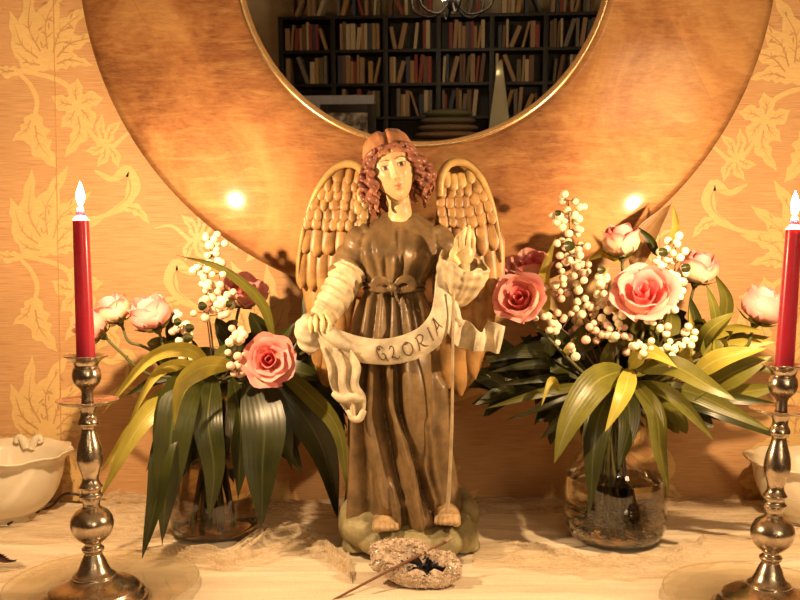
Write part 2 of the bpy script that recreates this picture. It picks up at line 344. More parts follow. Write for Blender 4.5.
    n = NT('geode_rind'); f = n.noise(60, 5, 0.7); n.P(base=n.ramp(f, [(0.3, (0.30, 0.17, 0.09)), (0.7, (0.55, 0.36, 0.20))]), rough=0.6); n.bump(f, 0.5, 0.002); M['rind'] = n.m
    n = NT('geode_hollow'); f = n.noise(120, 5, 0.7); n.P(base=n.ramp(f, [(0.3, (0.02, 0.018, 0.03)), (0.7, (0.12, 0.10, 0.14))]), rough=0.15); M['cavity'] = n.m
    M['incense'] = simple('incense_stick', (0.20, 0.09, 0.045), 0.7)
    M['incense_pale'] = simple('incense_tip', (0.55, 0.36, 0.2), 0.7)
    M['cable'] = simple('black_cable', (0.02, 0.01, 0.012), 0.4)
    M['picture_print'] = None
build_materials()
# ================================================================== the room
XL, XR, YB, ZC = -2.7, 2.5, -4.25, 2.65
def structure(name, vf, mat, label=None, **kw):
    o = mk(name, vf, mat, **kw); o['kind'] = 'structure'
    if label: o['label'] = label
    return o
wall_back = structure('wall_back', boxvf((XL, YW, 0), (XR, YW + .12, ZC)), M['wall'], 'wall papered in tan and gold floral damask behind the mirror', smooth=False, origin=(0, YW, 0))
structure('wall_front', boxvf((XL, YB - .12, 0), (XR, YB, ZC)), M['plaster_light'], 'plain pale wall seen in the mirror', smooth=False)
structure('wall_left', boxvf((XL - .12, YB - .12, 0), (XL, YW + .12, ZC)), M['plaster'], smooth=False)
structure('wall_right', boxvf((XR, YB - .12, 0), (XR + .12, YW + .12, ZC)), M['plaster'], smooth=False)
structure('floor', boxvf((XL - .12, YB - .12, -.1), (XR + .12, YW + .12, 0)), M['floor'], smooth=False)
structure('ceiling', boxvf((XL - .12, YB - .12, ZC), (XR + .12, YW + .12, ZC + .1)), M['ceiling'], smooth=False)

# ---- damask print on the paper: stems, lobed leaves and flower heads, px units turned to metres on the wall
PXW = YW / FPX
def ribbon2(pts, w, n=22, lobes=0, depth=0.35):
    c = spl(pts, n); t = np.linspace(0, 1, n); tg = np.gradient(c, axis=0); tg /= np.linalg.norm(tg, axis=1)[:, None] + 1e-9
    nr = np.stack([-tg[:, 1], tg[:, 0]], 1); ww = np.interp(t, np.linspace(0, 1, len(w)), w) / 2
    out = []
    for s in (-1, 1):
        m = 1.0
        if lobes: m = 1 - depth * (0.5 + 0.5 * np.cos(2 * PI * lobes * t + (0 if s > 0 else 1.3)))
        out.append(c + nr * (ww * m * s)[:, None])
    V = np.concatenate([out[0], c, out[1]]); F = []
    for i in range(n - 1):
        F.append((i, i + 1, n + i + 1, n + i)); F.append((n + i, n + i + 1, 2 * n + i + 1, 2 * n + i))
    return V, F
def polar(c, ang, r): return (c[0] + r * math.cos(math.radians(ang)), c[1] - r * math.sin(math.radians(ang)))
def motif():
    G, L = [], []
    def leaf2(b, ang, ln, w, lob=4, bend=12):
        m = polar(b, ang + bend, ln * .5); e = polar(b, ang - bend * .3, ln)
        G.append(ribbon2([b, m, e], [w * .35, w, w * .95, w * .6, w * .06], 26, lob, .38))
        L.append(ribbon2([polar(b, ang + bend, ln * .2), m, polar(b, ang, ln * .8)], [1.6, 1.2, .3], 10))
        for s in (-1, 1):
            for q in (.4, .62):
                k = (b[0] + (m[0] - b[0]) * q * 1.6, b[1] + (m[1] - b[1]) * q * 1.6)
                L.append(ribbon2([k, polar(k, ang + s * 38, w * .3)], [1.1, .3], 5))
    hb = (-12, 46)
    for ang, ln, w in ((155, 42, 18), (128, 66, 24), (104, 84, 26), (80, 88, 28), (58, 74, 26), (34, 62, 22), (6, 44, 18)): leaf2(hb, ang, ln, w, 4)
    for q in range(16):
        a = polar((0, 8), q * 360 / 16 * 1.7, 6 + (q * 7) % 22); L.append(ribbon2([a, polar(a, q * 67, 7)], [.4, 2.2, .4], 6))
    G.append(ribbon2([(-12, 46), (-40, 50), (-30, 64), (-24, 80), (-28, 98)], [6, 4, 5, 4], 22)); leaf2((-28, 92), -70, 58, 30, 4, -10); leaf2((-28, 92), -125, 34, 18, 3)
    leaf2((-40, 50), 170, 30, 14, 3)
    G.append(ribbon2([(-40, 50), (-10, 56), (8, 66), (16, 82)], [3, 5, 5, 4], 20))
    for k in range(5): leaf2((16, 84), 90 + 72 * k, 27, 22, 2, 8)
    leaf2((16, 84), -100, 52, 22, 4, 14)
    G.append(ribbon2([(16, 88), (30, 112), (46, 126), (68, 110), (86, 112)], [4, 4, 5, 3, 1], 22))
    for an, ln in ((60, 28), (100, 30), (200, 22), (-60, 26), (-110, 24)): leaf2((44, 122), an, ln, 13, 2, 10)
    G.append(ribbon2([(32, 148), (50, 156), (66, 148), (70, 168), (58, 184), (36, 194), (10, 196)], [3, 8, 14, 15, 9, 5, 3], 34, 5, .3)); L.append(ribbon2([(52, 154), (66, 156), (66, 172), (54, 184)], [.5, 1.8, .5], 14))
    leaf2((58, 182), -30, 34, 13, 3)
    return merge(*[(np.c_[v, np.full(len(v), k)], f) for k, (v, f) in enumerate(G)]), merge(*[(np.c_[v, np.full(len(v), k % 9)], f) for k, (v, f) in enumerate(L)])
mg, ml = motif()
def put_motifs(vf, lift):
    out = []
    anchors = []
    for c, (ax, flip, off) in enumerate([(60, 1, 20), (782, -1, 34), (600, 1, 120), (240, -1, 115), (420, 1, 20), (960, 1, 110), (-120, -1, 115), (1140, -1, 20), (-300, 1, 20), (1320, 1, 110)]):
        for k in range(-5, 4): anchors.append((ax, off + k * 186, flip if k % 2 == 0 else flip, 0))
    for j, (ax, ay, fl, _) in enumerate(anchors):
        v, f = vf; o = P(ax, ay, YW); q = np.zeros_like(v)
        q[:, 0] = o[0] + v[:, 0] * fl * PXW; q[:, 2] = o[2] - v[:, 1] * PXW; q[:, 1] = YW - lift - 0.00003 * v[:, 2] - 0.000006 * (j % 5)
        f = [x if fl > 0 else x[::-1] for x in f]; keep = (q[:, 2] > 0.05) & (q[:, 2] < ZC - .05) & (q[:, 0] > XL + .02) & (q[:, 0] < XR - .02)
        f = [x for x in f if all(keep[i] for i in x)]
        out.append((q, f))
    return merge(*out)
o = mk('wallpaper_print', put_motifs(mg, 0.0005), M['motif'], wall_back, smooth=False)
o = mk('wallpaper_print_line', put_motifs(ml, 0.0017), M['motif_vein'], wall_back, smooth=False)
for k, px in enumerate((59, 359, 659)):
    x = P(px, 300, YW)[0]; mk('paper_seam', boxvf((x - .0007, YW - .0021, .05), (x + .0007, YW + .001, ZC - .02)), M['motif_vein'], wall_back, smooth=False)

# ================================================================== mirror with its wide gilded ring
TILT, YAW = math.radians(3.2), math.radians(-2.2)
MC = P(423, -45, 1.445)
MR = (Matrix.Rotation(YAW, 3, 'Z') @ Matrix.Rotation(PI / 2 + TILT, 3, 'X'))     # local +Z -> into the room and a little down
MRn = np.array(MR)
R_OUT, R_IN = 0.566, 0.3035
mirror = thing('round_mirror', MC, 'large round mirror in a wide copper and gold leafed ring, leaning above the angel', 'mirror')
mirror.rotation_mode = 'XYZ'; mirror.rotation_euler = MR.to_euler()
def mloc(vf, name, mat, **kw):
    me = mk(name, vf, mat, None, origin=(0, 0, 0), **kw); me.parent = mirror; me.location = (0, 0, 0); ORG[me.name] = np.zeros(3); return me
prof = [(R_IN, -.012), (R_IN + .001, .004), (R_IN + .006, .0068), (R_IN + .014, .0078), (R_IN + .03, .0080), (R_IN + .06, .0080), ((R_IN + R_OUT) / 2, .0080), (R_OUT - .06, .0080), (R_OUT - .03, .0080), (R_OUT - .012, .0076), (R_OUT - .005, .006), (R_OUT - .001, .002), (R_OUT, -.006), (R_OUT - .004, -.030), (R_IN, -.030)]
mloc(lathe(prof, 160, caps=False), 'gilded_frame', M['leaf_gold'])
lip = [(R_IN - .007, -.004), (R_IN - .005, .004), (R_IN - .001, .0085), (R_IN + .004, .0085), (R_IN + .006, .005), (R_IN + .004, -.004)]
mloc(lathe(lip, 160, caps=False), 'inner_lip', M['lip'])
mloc(lathe([(0.0, -.001), (R_IN + .001, -.001), (R_IN + .001, -.006)], 128, caps=True), 'mirror_glass', M['mirror'], smooth=False)
MN = MRn @ np.array([0, 0, 1.0])
def RF(px, py, Y):
    """where the room stands that the mirror shows at this place, at room depth Y"""
    d = ray(px, py); t = ((MC - CAM) @ MN) / (d @ MN); h = CAM + d * t; r = d - 2 * (d @ MN) * MN
    return h + r * ((Y - h[1]) / r[1])

# ================================================================== bookcase across the room
YF = -3.84                                              # front of the bookcase
xs = [RF(p, 60, YF)[0] for p in (281, 332, 384, 438, 491, 545, 600)]
step = (xs[-1] - xs[0]) / 6; X0 = xs[0]; NB = 7
zs_shelf = [RF(380, p, YF)[2] for p in (83, 49, 15)]
sz = (zs_shelf[2] - zs_shelf[0]) / 2; Z0 = zs_shelf[0]
rows = [Z0 + sz * k for k in range(-3, 5) if 0.1 < Z0 + sz * k < 2.5]
bc = thing('bookcase', ((X0 + X0 + NB * step) / 2, YF - .15, 0), 'tall black bookcase packed with books, seen in the mirror', 'bookcase')
top = rows[-1]
for k in range(NB + 1): mk('upright', bevbox((X0 + k * step - .018, YF - .28, 0.0), (X0 + k * step + .018, YF, top), .003), M['black_wood'], bc, sharp=40)
for z in rows: mk('shelf', bevbox((X0 - .018, YF - .278, z - .022), (X0 + NB * step + .018, YF + .003, z), .003), M['black_wood'], bc, sharp=40)
mk('back_panel', boxvf((X0, YF - .29, 0.02), (X0 + NB * step, YF - .279, top)), M['black_wood'], bc, smooth=False)
mk('plinth', boxvf((X0, YF - .27, 0.0), (X0 + NB * step, YF - .02, rows[0] - .02)), M['black_wood'], bc, smooth=False)
bcols = {'tan': (0.34, 0.22, 0.12), 'cream': (0.52, 0.43, 0.28), 'red': (0.26, 0.045, 0.03), 'brown': (0.15, 0.075, 0.04), 'olive': (0.13, 0.11, 0.045), 'grey': (0.18, 0.16, 0.14), 'ochre': (0.38, 0.23, 0.08), 'blue': (0.05, 0.06, 0.09)}
bmat = {k: simple('book_' + k, v, 0.6, scale=60) for k, v in bcols.items()}
pages = simple('book_pages', (0.5, 0.42, 0.28), 0.8)
def book_mesh(cn, tall):
    H = .21 * tall; D = .15; W = .026
    v, f = merge(boxvf((-W / 2, -D, 0), (-W / 2 + .0025, 0, H)), boxvf((W / 2 - .0025, -D, 0), (W / 2, 0, H)), boxvf((-W / 2, -.003, 0), (W / 2, .002, H)), boxvf((-W / 2 + .001, .002, H * .75), (W / 2 - .001, .0035, H * .8)), boxvf((-W / 2 + .001, .002, H * .15), (W / 2 - .001, .0035, H * .2)))
    me = bpy.data.meshes.new('book_' + cn); me.from_pydata(v.tolist(), [], f); me.materials.append(bmat[cn])
    v, f = boxvf((-W / 2 + .002, -D + .005, .004), (W / 2 - .002, -.003, H - .005)); mp = bpy.data.meshes.new('pages'); mp.from_pydata(v.tolist(), [], f); mp.materials.append(pages)
    return me, mp
bm_ = {(c, t): book_mesh(c, t) for c in bcols for t in (.85, 1.0, 1.08)}
ordn = ['first', 'second', 'third', 'fourth', 'fifth', 'sixth', 'seventh', 'eighth', 'ninth', 'tenth', 'eleventh', 'twelfth', 'thirteenth', 'fourteenth', 'fifteenth']
# shelves that the mirror shows: name, z, bays
vis = [('lowest', rows.index(min(rows, key=lambda z: abs(z - (Z0 - sz)))), range(1, 7)), ('middle', rows.index(min(rows, key=lambda z: abs(z - Z0))), range(0, 7)),
       ('upper', rows.index(min(rows, key=lambda z: abs(z - Z0 - sz))), range(0, 7)), ('top', rows.index(min(rows, key=lambda z: abs(z - Z0 - 2 * sz))), range(0, 6))]
rb = random.Random(3); nb = 0
for rn, ri, bays in vis:
    z = rows[ri]
    for b in bays:
        x = X0 + b * step + .03; xe = X0 + (b + 1) * step - .03; k = 0; lean = 0.0
        if rb.random() < .3: x += rb.uniform(0, .06)
        while x < xe - .03 and k < 14:
            cn = rb.choice(['tan', 'cream', 'brown', 'olive', 'ochre', 'tan', 'cream', 'red', 'grey', 'brown', 'red' if b in (2, 3) else 'tan', 'blue']); tall = rb.choice([.85, 1.0, 1.08]); th = rb.uniform(.6, 1.35)
            r = rb.random(); ang = 0.0
            if r < .16: ang = rb.uniform(.18, .42) * (1 if rb.random() < .7 else -1)
            elif r < .3: ang = rb.uniform(.05, .12)
            W = .026 * th; adv = W + abs(math.sin(ang)) * .21 * tall * (.85 if abs(ang) > .15 else .5)
            if x + adv > xe: break
            H = .21 * tall
            px_ = x + W / 2 if ang >= 0 else x + adv - W / 2
            bk = bpy.data.objects.new('book', bm_[(cn, tall)][0]); COL.objects.link(bk)
            bk.location = (px_, YF - .02 - rb.uniform(0, .02), z + .0006 + abs(math.sin(ang)) * W / 2); bk.rotation_euler = (0, ang, 0); bk.scale = (th, 1, 1 if sz > .25 else sz / .27)
            pg = bpy.data.objects.new('pages', bm_[(cn, tall)][1]); COL.objects.link(pg); pg.parent = bk
            tag(bk, f"{'leaning ' if abs(ang) > .15 else ''}{cn} book, {ordn[k]} from the left on the {rn} mirrored shelf, {ordn[b]} bay", 'book', f'books on the {rn} shelf of the bookcase')
            nb += 1; k += 1; x += adv + rb.uniform(0.001, .004)
            if rb.random() < .07: x += rb.uniform(.02, .06)
# ---- things by the bookcase that the mirror shows
lz = rows[vis[0][1]]
sb = thing('low_cabinet', (RF(330, 130, YF + .25)[0], YF + .25, 0), 'dark low cabinet in front of the bookcase, under the framed print', 'cabinet')
cz = RF(330, 141, YF + .2)[2]; x0 = RF(262, 130, YF + .2)[0]; x1 = RF(530, 130, YF + .2)[0]
mk('cabinet_body', bevbox((x0, YF + .05, .06), (x1, YF + .42, cz - .03), .005), M['dark_wood'], sb, sharp=40)
mk('cabinet_top', bevbox((x0 - .02, YF + .04, cz - .03), (x1 + .02, YF + .45, cz), .006), M['dark_wood'], sb, sharp=40)
for q in range(4):
    a = x0 + (x1 - x0) * q / 4 + .01; b = x0 + (x1 - x0) * (q + 1) / 4 - .01
    d = mk('door', bevbox((a, YF + .42, .1), (b, YF + .438, cz - .05), .004), M['dark_wood'], sb, sharp=40); mk('knob', ellipsoid((b - .04, YF + .45, cz * .6), (.014,) * 3, 12, 8), M['brass'], d)
yp = YF + .2
a = RF(321, 138, yp); b = RF(376, 104, yp); pf = thing('framed_photograph', ((a[0] + b[0]) / 2, yp, cz), 'black framed grey photograph standing on the dark cabinet in the mirror', 'picture')
fw = b[0] - a[0]; fx0, fx1, fz0, fz1 = a[0], b[0], cz, b[2]
for lo, hi in (((fx0, yp, fz0), (fx0 + .06, yp + .02, fz1)), ((fx1 - .06, yp, fz0), (fx1, yp + .02, fz1)), ((fx0 + .06, yp, fz1 - .06), (fx1 - .06, yp + .02, fz1)), ((fx0 + .06, yp, fz0), (fx1 - .06, yp + .02, fz0 + .04))):
    mk('frame_rail', bevbox(lo, hi, .003), M['black_wood'], pf, sharp=40)
n = NT('grey_photo_print'); vr = n.noise(13, 5, 0.7); n.P(base=n.ramp(vr, [(0.40, (0.06, 0.055, 0.05)), (0.5, (0.3, 0.28, 0.24)), (0.62, (0.6, 0.57, 0.48))]), rough=0.3)
mk('photo_print', boxvf((fx0 + .055, yp + .004, fz0 + .03), (fx1 - .055, yp + .010, fz1 - .055)), n.m, pf, smooth=False)
mk('frame_strut', boxvf(((fx0 + fx1) / 2 - .02, yp - .10, fz0), ((fx0 + fx1) / 2 + .02, yp, fz0 + .01)), M['black_wood'], pf, smooth=False)
yb = YF + .07; a = RF(290, 138, yb); b = RF(374, 95, yb)
tag(mk('pale_board', bevbox((a[0] - .15, yb - .01, cz), (b[0], yb + .01, b[2]), .003), simple('pale_blue_board', (0.42, 0.44, 0.52), .5), sharp=40), 'pale blue grey board behind the black framed photograph', 'board')
yo = YF + .55; a = RF(499, 141, yo); t_ = RF(497, 58, yo)
ob = thing('glass_obelisk', (a[0], YF + .3, cz), 'tall pale glass obelisk on the dark cabinet in the mirror', 'ornament')
yo = YF + .3; a = RF(499, 141, yo); t_ = RF(496, 60, yo); r = .085; zt = t_[2]
V = np.array([(-r, -r, 0), (r, -r, 0), (r, r, 0), (-r, r, 0), (-.02, -.02, zt - cz - .04), (.02, -.02, zt - cz - .04), (.02, .02, zt - cz - .04), (-.02, .02, zt - cz - .04), (0, 0, zt - cz)]) + np.array([a[0], yo, cz])
mk('obelisk_body', (V, [(0, 3, 2, 1), (0, 1, 5, 4), (1, 2, 6, 5), (2, 3, 7, 6), (3, 0, 4, 7), (4, 5, 8), (5, 6, 8), (6, 7, 8), (7, 4, 8)]), M['obelisk'], ob, smooth=False)
mk('obelisk_foot', bevbox((a[0] - r - .01, yo - r - .01, cz), (a[0] + r + .01, yo + r + .01, cz + .02), .004), M['obelisk'], ob, sharp=40)
# heap of dim rounded things on the cabinet: folded cloth
cl = thing('folded_blanket', (RF(460, 130, yo)[0], yo, cz), 'brown folded blanket on the dark cabinet beside the obelisk in the mirror', 'blanket')
bx = RF(448, 130, yo)[0]
for q in range(4): mk('fold', merge(ellipsoid((bx, yo, cz + .036 + q * .05), (.24 - .02 * q, .14, .034), 28, 12)), simple('blanket_%s' % 'abcd'[q], (0.22 - .03 * q, .13, .07), .9), cl)
# dark coat on the wall left of the bookcase
xa = RF(240, 20, YB + .1)[0]
coat = thing('hanging_coat', (xa, YB + .1, 1.2), 'dark coat hanging on the pale wall left of the mirrored bookcase', 'coat')
zz = np.linspace(1.0, 2.25, 30); V = []
for z in zz:
    hw = np.interp(z, [1.0, 1.5, 2.0, 2.15, 2.25], [.26, .24, .22, .14, .05]); th = np.linspace(0, 2 * PI, 40, endpoint=False)
    V += [(xa - .05 + hw * math.cos(t) * (1 + .06 * math.sin(7 * t)), YB + .085 + .07 * math.sin(t) * (1 + .25 * math.sin(9 * t)), z) for t in th]
mk('coat_body', (np.array(V), grid_faces(30, 40, wrap_v=True) + [tuple(range(40)), tuple(range(29 * 40, 30 * 40))]), simple('dark_coat_cloth', (0.03, 0.02, 0.018), .9), coat)
mk('coat_hook', tube(spl([(xa - .05, YB + .002, 2.28), (xa - .05, YB + .06, 2.26), (xa - .05, YB + .07, 2.30)], 10), .006, 8), M['iron'], coat)

# ---- chandelier (room light, its bulbs just show at the top of the mirror)
chy = -2.2; cc = RF(452, -22, chy); chx = cc[0]; chz = cc[2] + .02
ch = thing('chandelier', (chx, chy, ZC - .01), 'black wrought iron chandelier with small bulbs, seen in the mirror', 'chandelier')
mk('ceiling_rod', tube([(chx, chy, ZC), (chx, chy, chz - .12)], .006, 8), M['iron'], ch)
mk('hub', lathe(smoothprof([(0.0, chz - .2), (.02, chz - .19), (.035, chz - .15), (.02, chz - .1), (.01, chz - .05)], 4), 20, (chx, chy, 0)), M['iron'], ch)
for k in range(6):
    an = k * PI / 3 + .3; u = np.array([math.cos(an), math.sin(an), 0]); c0 = np.array([chx, chy, chz - .13])
    arm = mk('arm', tube(spl([c0, c0 + u * .10 + [0, 0, -.09], c0 + u * .22 + [0, 0, -.06], c0 + u * .25 + [0, 0, .03]], 20), .006, 8), M['iron'], ch)
    mk('scroll', tube(spl([c0 + u * .05, c0 + u * .12 + [0, 0, .07], c0 + u * .18 + [0, 0, .04], c0 + u * .15 + [0, 0, .01]], 16), .004, 6), M['iron'], arm)
    mk('bulb', lathe(smoothprof([(0.0, .0), (.008, .002), (.012, .02), (.006, .042), (0.0, .05)], 4), 12, tuple(c0 + u * .25 + [0, 0, .035])), M['bulb'], arm)
ld = bpy.data.lights.new('chandelier_light', 'POINT'); ld.energy = BULB_W; ld.color = ROOM_C; ld.shadow_soft_size = .12
lo = bpy.data.objects.new('chandelier_light', ld); COL.objects.link(lo); lo.location = (chx, chy, chz - .02)
# ---- floor lamp behind the photographer: its glow is what the gilded ring throws back at upper right
def RFt(px, py, Y): return RF(px, py, Y)
ly = -1.0; lp = RFt(648, 88, ly)
fl = thing('floor_lamp', (lp[0], ly, 0), 'floor lamp with a lit cream shade, glowing in the gilded ring', 'lamp')
mk('lamp_base', lathe([(0.0, 0.0), (.13, 0.0), (.13, .012), (.02, .03), (.012, .05)], 32, (lp[0], ly, 0)), M['brass'], fl)
mk('lamp_pole', tube([(lp[0], ly, .03), (lp[0], ly, lp[2] - .02)], .010, 12), M['brass'], fl)
mk('lamp_shade', lathe([(.22, lp[2] - .16), (.17, lp[2] + .16)], 32, (lp[0], ly, 0), caps=False), M['shade'], fl)
ld = bpy.data.lights.new('floor_lamp_light', 'POINT'); ld.energy = LAMP_W; ld.color = ROOM_C; ld.shadow_soft_size = .05
lo = bpy.data.objects.new('floor_lamp_light', ld); COL.objects.link(lo); lo.location = (lp[0], ly, lp[2] + .05)

# ================================================================== table, cloths
tb = thing('console_table', (0, 1.1, 0), 'dark red-brown wooden table under the cream cloth', 'table')
mk('table_top', bevbox((-1.05, .62, TABLE_Z - .037), (1.05, YW - .006, TABLE_Z - .007), .006), M['dark_wood'], tb, sharp=40)
mk('apron', bevbox((-.98, .68, TABLE_Z - .13), (.98, YW - .05, TABLE_Z - .038), .004), M['dark_wood'], tb, sharp=40)
for sx in (-1, 1):
    for y in (.70, YW - .08): mk('leg', lathe(smoothprof([(.022, 0), (.026, .05), (.018, .12), (.03, .35), (.034, .55), (.034, TABLE_Z - .13)], 5), 20, (sx * .93, y, 0)), M['dark_wood'], tb)
def fbm(x, y, z=0.0, o=4): return noise.fractal(Vector((x, y, z)), 1.0, 2.0, o)
def clothz(x, y):
    """height of the cream cloth over the table"""
    wv = 0.0
    a = fbm(x * 1.6, y * 9 + 1.5 * fbm(x * 1.1, y * 2, 3.0), 0.3, 3)
    b = 1 - abs(fbm(x * 2.2 + 5, y * 16 + 2.0 * fbm(x * 1.3, y * 3, 9.0), 1.0, 3)) * 2
    return TABLE_Z - .0045 + .0015 * a + .0030 * max(0, b) ** 2 + .0026 * max(0, 1 - abs(fbm(x * 1.5 + 2, y * 26 + 2.6 * fbm(x * 1.3, y * 3, 4.0, 1), 6.0, 1)) * 3.0) ** 2
xsg = np.linspace(-.92, .92, 330); ysg = np.linspace(.70, YW - .012, 300)
V = []; nU, nV = len(xsg), len(ysg)
flat_spots = [(T(95, 592), .10), (T(770, 592), .10), (P(410, 545, 1.30), .10), (T(615, 545), .08), (T(215, 535), .07), (T(10, 500), .08)]
for x in xsg:
    for y in ysg:
        V.append((x, y, clothz(x, y)))
V = np.array(V); F = grid_faces(nU, nV)
# the cloth stops short at the left, where the dark table shows
keepF = []
for q in F:
    c = V[list(q)].mean(0); edge = T(34, 560)
    dx = c[0] - edge[0] - .05 * math.sin(c[1] * 9); dy = c[1]
    ya, yb_ = T(10, 583)[1], T(10, 547)[1]
    if c[0] < T(32, 560)[0] - 1.2 * abs(c[1] - (ya + yb_) / 2) and ya < c[1] < yb_: continue
    keepF.append(q)
cloth = mk('tablecloth', (V, keepF), M['linen'], None); tag(cloth, 'cream linen tablecloth with long soft creases under everything', 'tablecloth')
# sheer tulle scarves bunched along the wall and round the vases
def drape(name, A, B, nu, nv, seed, amp, freq, label, zmin=.0):
    ea, eb = spl(A, nu), spl(B, nu); V = []
    for i in range(nu):
        for j in range(nv):
            t = j / (nv - 1); p = ea[i] * (1 - t) + eb[i] * t
            s = i / nu * 6
            wp = fbm(s * .35 + seed, t * 1.2, seed, 2)
            h = .75 * max(0, 1 - abs(fbm(s * .30 + seed, t * freq * 2.0 + 1.1 * wp, seed, 1)) * 3.0) + .40 * max(0, 1 - abs(fbm(s * .42 + seed, t * freq * 5.5 + 2.4 * wp, seed + 2, 1)) * 3.2); e = min(1, 6 * t, 6 * (1 - t) + .15) * min(1, 7 * i / nu + .02, 7 * (1 - i / nu) + .02)
            z = amp * max(0, h) ** 1.5 * e + amp * .5 * math.sin(s * 1.3 + seed + 3 * t) * e * .4
            V.append((p[0], p[1] + .004 * math.sin(9 * s + seed), max(p[2] + z, clothz(p[0], p[1]) + .002 + zmin)))
    return tag(mk(name, (np.array(V), grid_faces(nu, nv)), M['tulle'], None), label, 'scarf')
def tp(px, py, dz=0.0): q = T(px, py); q[2] += dz; return q
drape('tulle_scarf', [tp(-60, 504, .006), tp(60, 512, .004), tp(120, 500, .015), tp(190, 506, .004), tp(260, 504), tp(330, 502), tp(480, 501), tp(560, 500), tp(700, 500), tp(860, 502)],
      [tp(-60, 536), tp(60, 545), tp(150, 549), tp(200, 519), tp(260, 519), tp(330, 520), tp(480, 515), tp(560, 514), tp(680, 517), tp(860, 530)], 240, 60, 2.1, .016, 3.0, 'sheer cream tulle scarf bunched along the foot of the wallpaper')
drape('tulle_scarf', [tp(120, 545), tp(175, 552, .002), tp(225, 556, .006), tp(262, 540, .020), tp(300, 536, .018), tp(345, 556, .004), tp(350, 562)],
      [tp(110, 556), tp(170, 562), tp(225, 570), tp(275, 560), tp(310, 556), tp(345, 575), tp(352, 590)], 150, 44, 5.3, .013, 2.5, 'sheer tulle scarf curling around the foot of the left glass vase')
drape('tulle_scarf', [tp(474, 540), tp(520, 543, .003), tp(556, 551, .004), tp(600, 560, .004), tp(650, 560, .004), tp(690, 545, .004), tp(720, 535), tp(860, 535)],
      [tp(474, 566), tp(520, 568), tp(560, 573), tp(600, 577), tp(650, 577), tp(700, 568), tp(740, 560), tp(860, 556)], 200, 44, 8.7, .011, 2.5, 'sheer tulle scarf lying in front of the right glass vase')
drape('tulle_scarf', [tp(-40, 560), tp(30, 562), tp(70, 556, .004), tp(140, 560)], [tp(-40, 575), tp(20, 582), tp(60, 575), tp(120, 575)], 80, 24, 12.7, .004, 2, 'short end of sheer tulle crossing behind the left candlestick foot')

# ================================================================== candlesticks and candles
def candlestick(cx, cy, yb, lean, label):
    """profile in photo px (radius, height above foot) at its own depth"""
    base = T(cx, yb); s = base[1] / FPX; top = TABLE_Z + .0045
    th = thing('candlestick', (base[0], base[1], top), label, 'candlestick', 'turned brass candlesticks')
    pr = [(0, 0), (50, 0), (51.5, 3), (50, 7), (46, 11), (44, 15), (38, 19), (28, 23), (22, 27), (21, 30), (17.5, 33), (14.5, 39), (12, 46), (9.5, 52), (8.5, 55), (10.5, 58), (11, 61), (8.5, 63.5), (8.3, 67), (12, 70), (18, 77), (21, 87), (20.5, 95), (16.5, 103), (10, 108), (8.5, 110)]
    pr2 = [(8.5, 110), (8.5, 114), (10, 118), (11.5, 120), (9.5, 123), (10, 127), (11.5, 129), (9, 133), (8, 137), (8.8, 142), (12, 151), (12.8, 158), (11.5, 168), (8.5, 178), (7, 184), (7.4, 187), (10.2, 190), (9.6, 194), (7.6, 198), (7.8, 203), (10, 208), (6, 209)]
    pr3 = [(6, 208.5), (24, 209.5), (30, 212.5), (30.5, 213.6), (29, 213.4), (22, 211.5), (6.5, 211.2)]
    pr4 = [(6, 211), (5.6, 219), (5.8, 222), (8, 225), (12, 229), (14.2, 236), (13, 243), (11.4, 246), (14, 251), (20, 254.6), (21.5, 255.5), (20.5, 256.4), (14, 254), (10.2, 251.5), (9.6, 250), (0, 249.5)]
    K = .972
    for q in (pr, pr2, pr3, pr4): q[:] = [(a, K * (b * .90 if b < 110 else 99 + (b - 110) * 157 / 146)) for a, b in q]
    L = np.array([[1, 0, math.tan(lean)], [0, 1, 0], [0, 0, 1]])
    def part(name, p, k=4):
        v, f = lathe(smoothprof(np.array(p) * s, k), 56); v = v @ L.T; return mk(name, (v + np.array([base[0], base[1], top]), f), M['brass'], th)
    part('foot', pr); part('baluster', pr2); part('drip_tray', pr3, 3); part('socket', pr4)
    # candle
    hc = K * (99 + 140.5 * 157 / 146); H = 142
    o = np.array([base[0], base[1], top]); at = lambda z: o + np.array([math.tan(lean) * z * s, 0, z * s])
    cn = thing('candle', at(hc), 'lit red taper candle standing in the ' + ('left' if cx < 400 else 'right') + ' brass candlestick', 'candle', 'red taper candles')
    ax = np.array([[1, 0, math.tan(lean)], [0, 1, 0], [0, 0, 1]])
    pc = [(0, 0), (9.3, 0), (9.2, 6), (8.4, 80), (7.8, H - 6), (7.6, H - 1), (6.8, H + 1.5), (4.6, H + 3.5), (4.2, H + 7), (3.6, H + 10), (2.4, H + 12.2), (1.2, H + 11.6), (0, H + 11.4)]
    v, f = lathe(smoothprof(np.array(pc) * s, 4), 12 if False else 36); mk('wax_body', (v @ ax.T + at(hc), f), M['wax'], cn)
    w0 = at(hc + H + 11); mk('wick', tube(spl([w0, w0 + np.array([.2, 0, 3.5]) * s, w0 + np.array([1.0, 0, 6.5]) * s], 6), .55 * s, 6), M['wick'], cn)
    fp = [(0, 0), (2.0, 1.0), (4.0, 5), (5.2, 10), (5.3, 14), (4.4, 19), (2.6, 25), (1.0, 30), (0, 32)]
    v, f = lathe(smoothprof(np.array(fp) * s * .78, 4), 24); f0 = w0 + np.array([.2, 0, 2.0]) * s; mk('flame', (v + f0, f), M['flame'], cn)
    ld = bpy.data.lights.new('flame_light', 'POINT'); ld.energy = FLAME_W; ld.color = FLAME_C; ld.shadow_soft_size = .007
    lo = bpy.data.objects.new('flame_light', ld); COL.objects.link(lo); lo.location = (f0 + np.array([0, 0, 14 * s])).tolist()
    return base
candlestick(95, 0, 603, math.radians(-1.2), 'turned brass candlestick with drip tray, standing left on a clear glass plate')
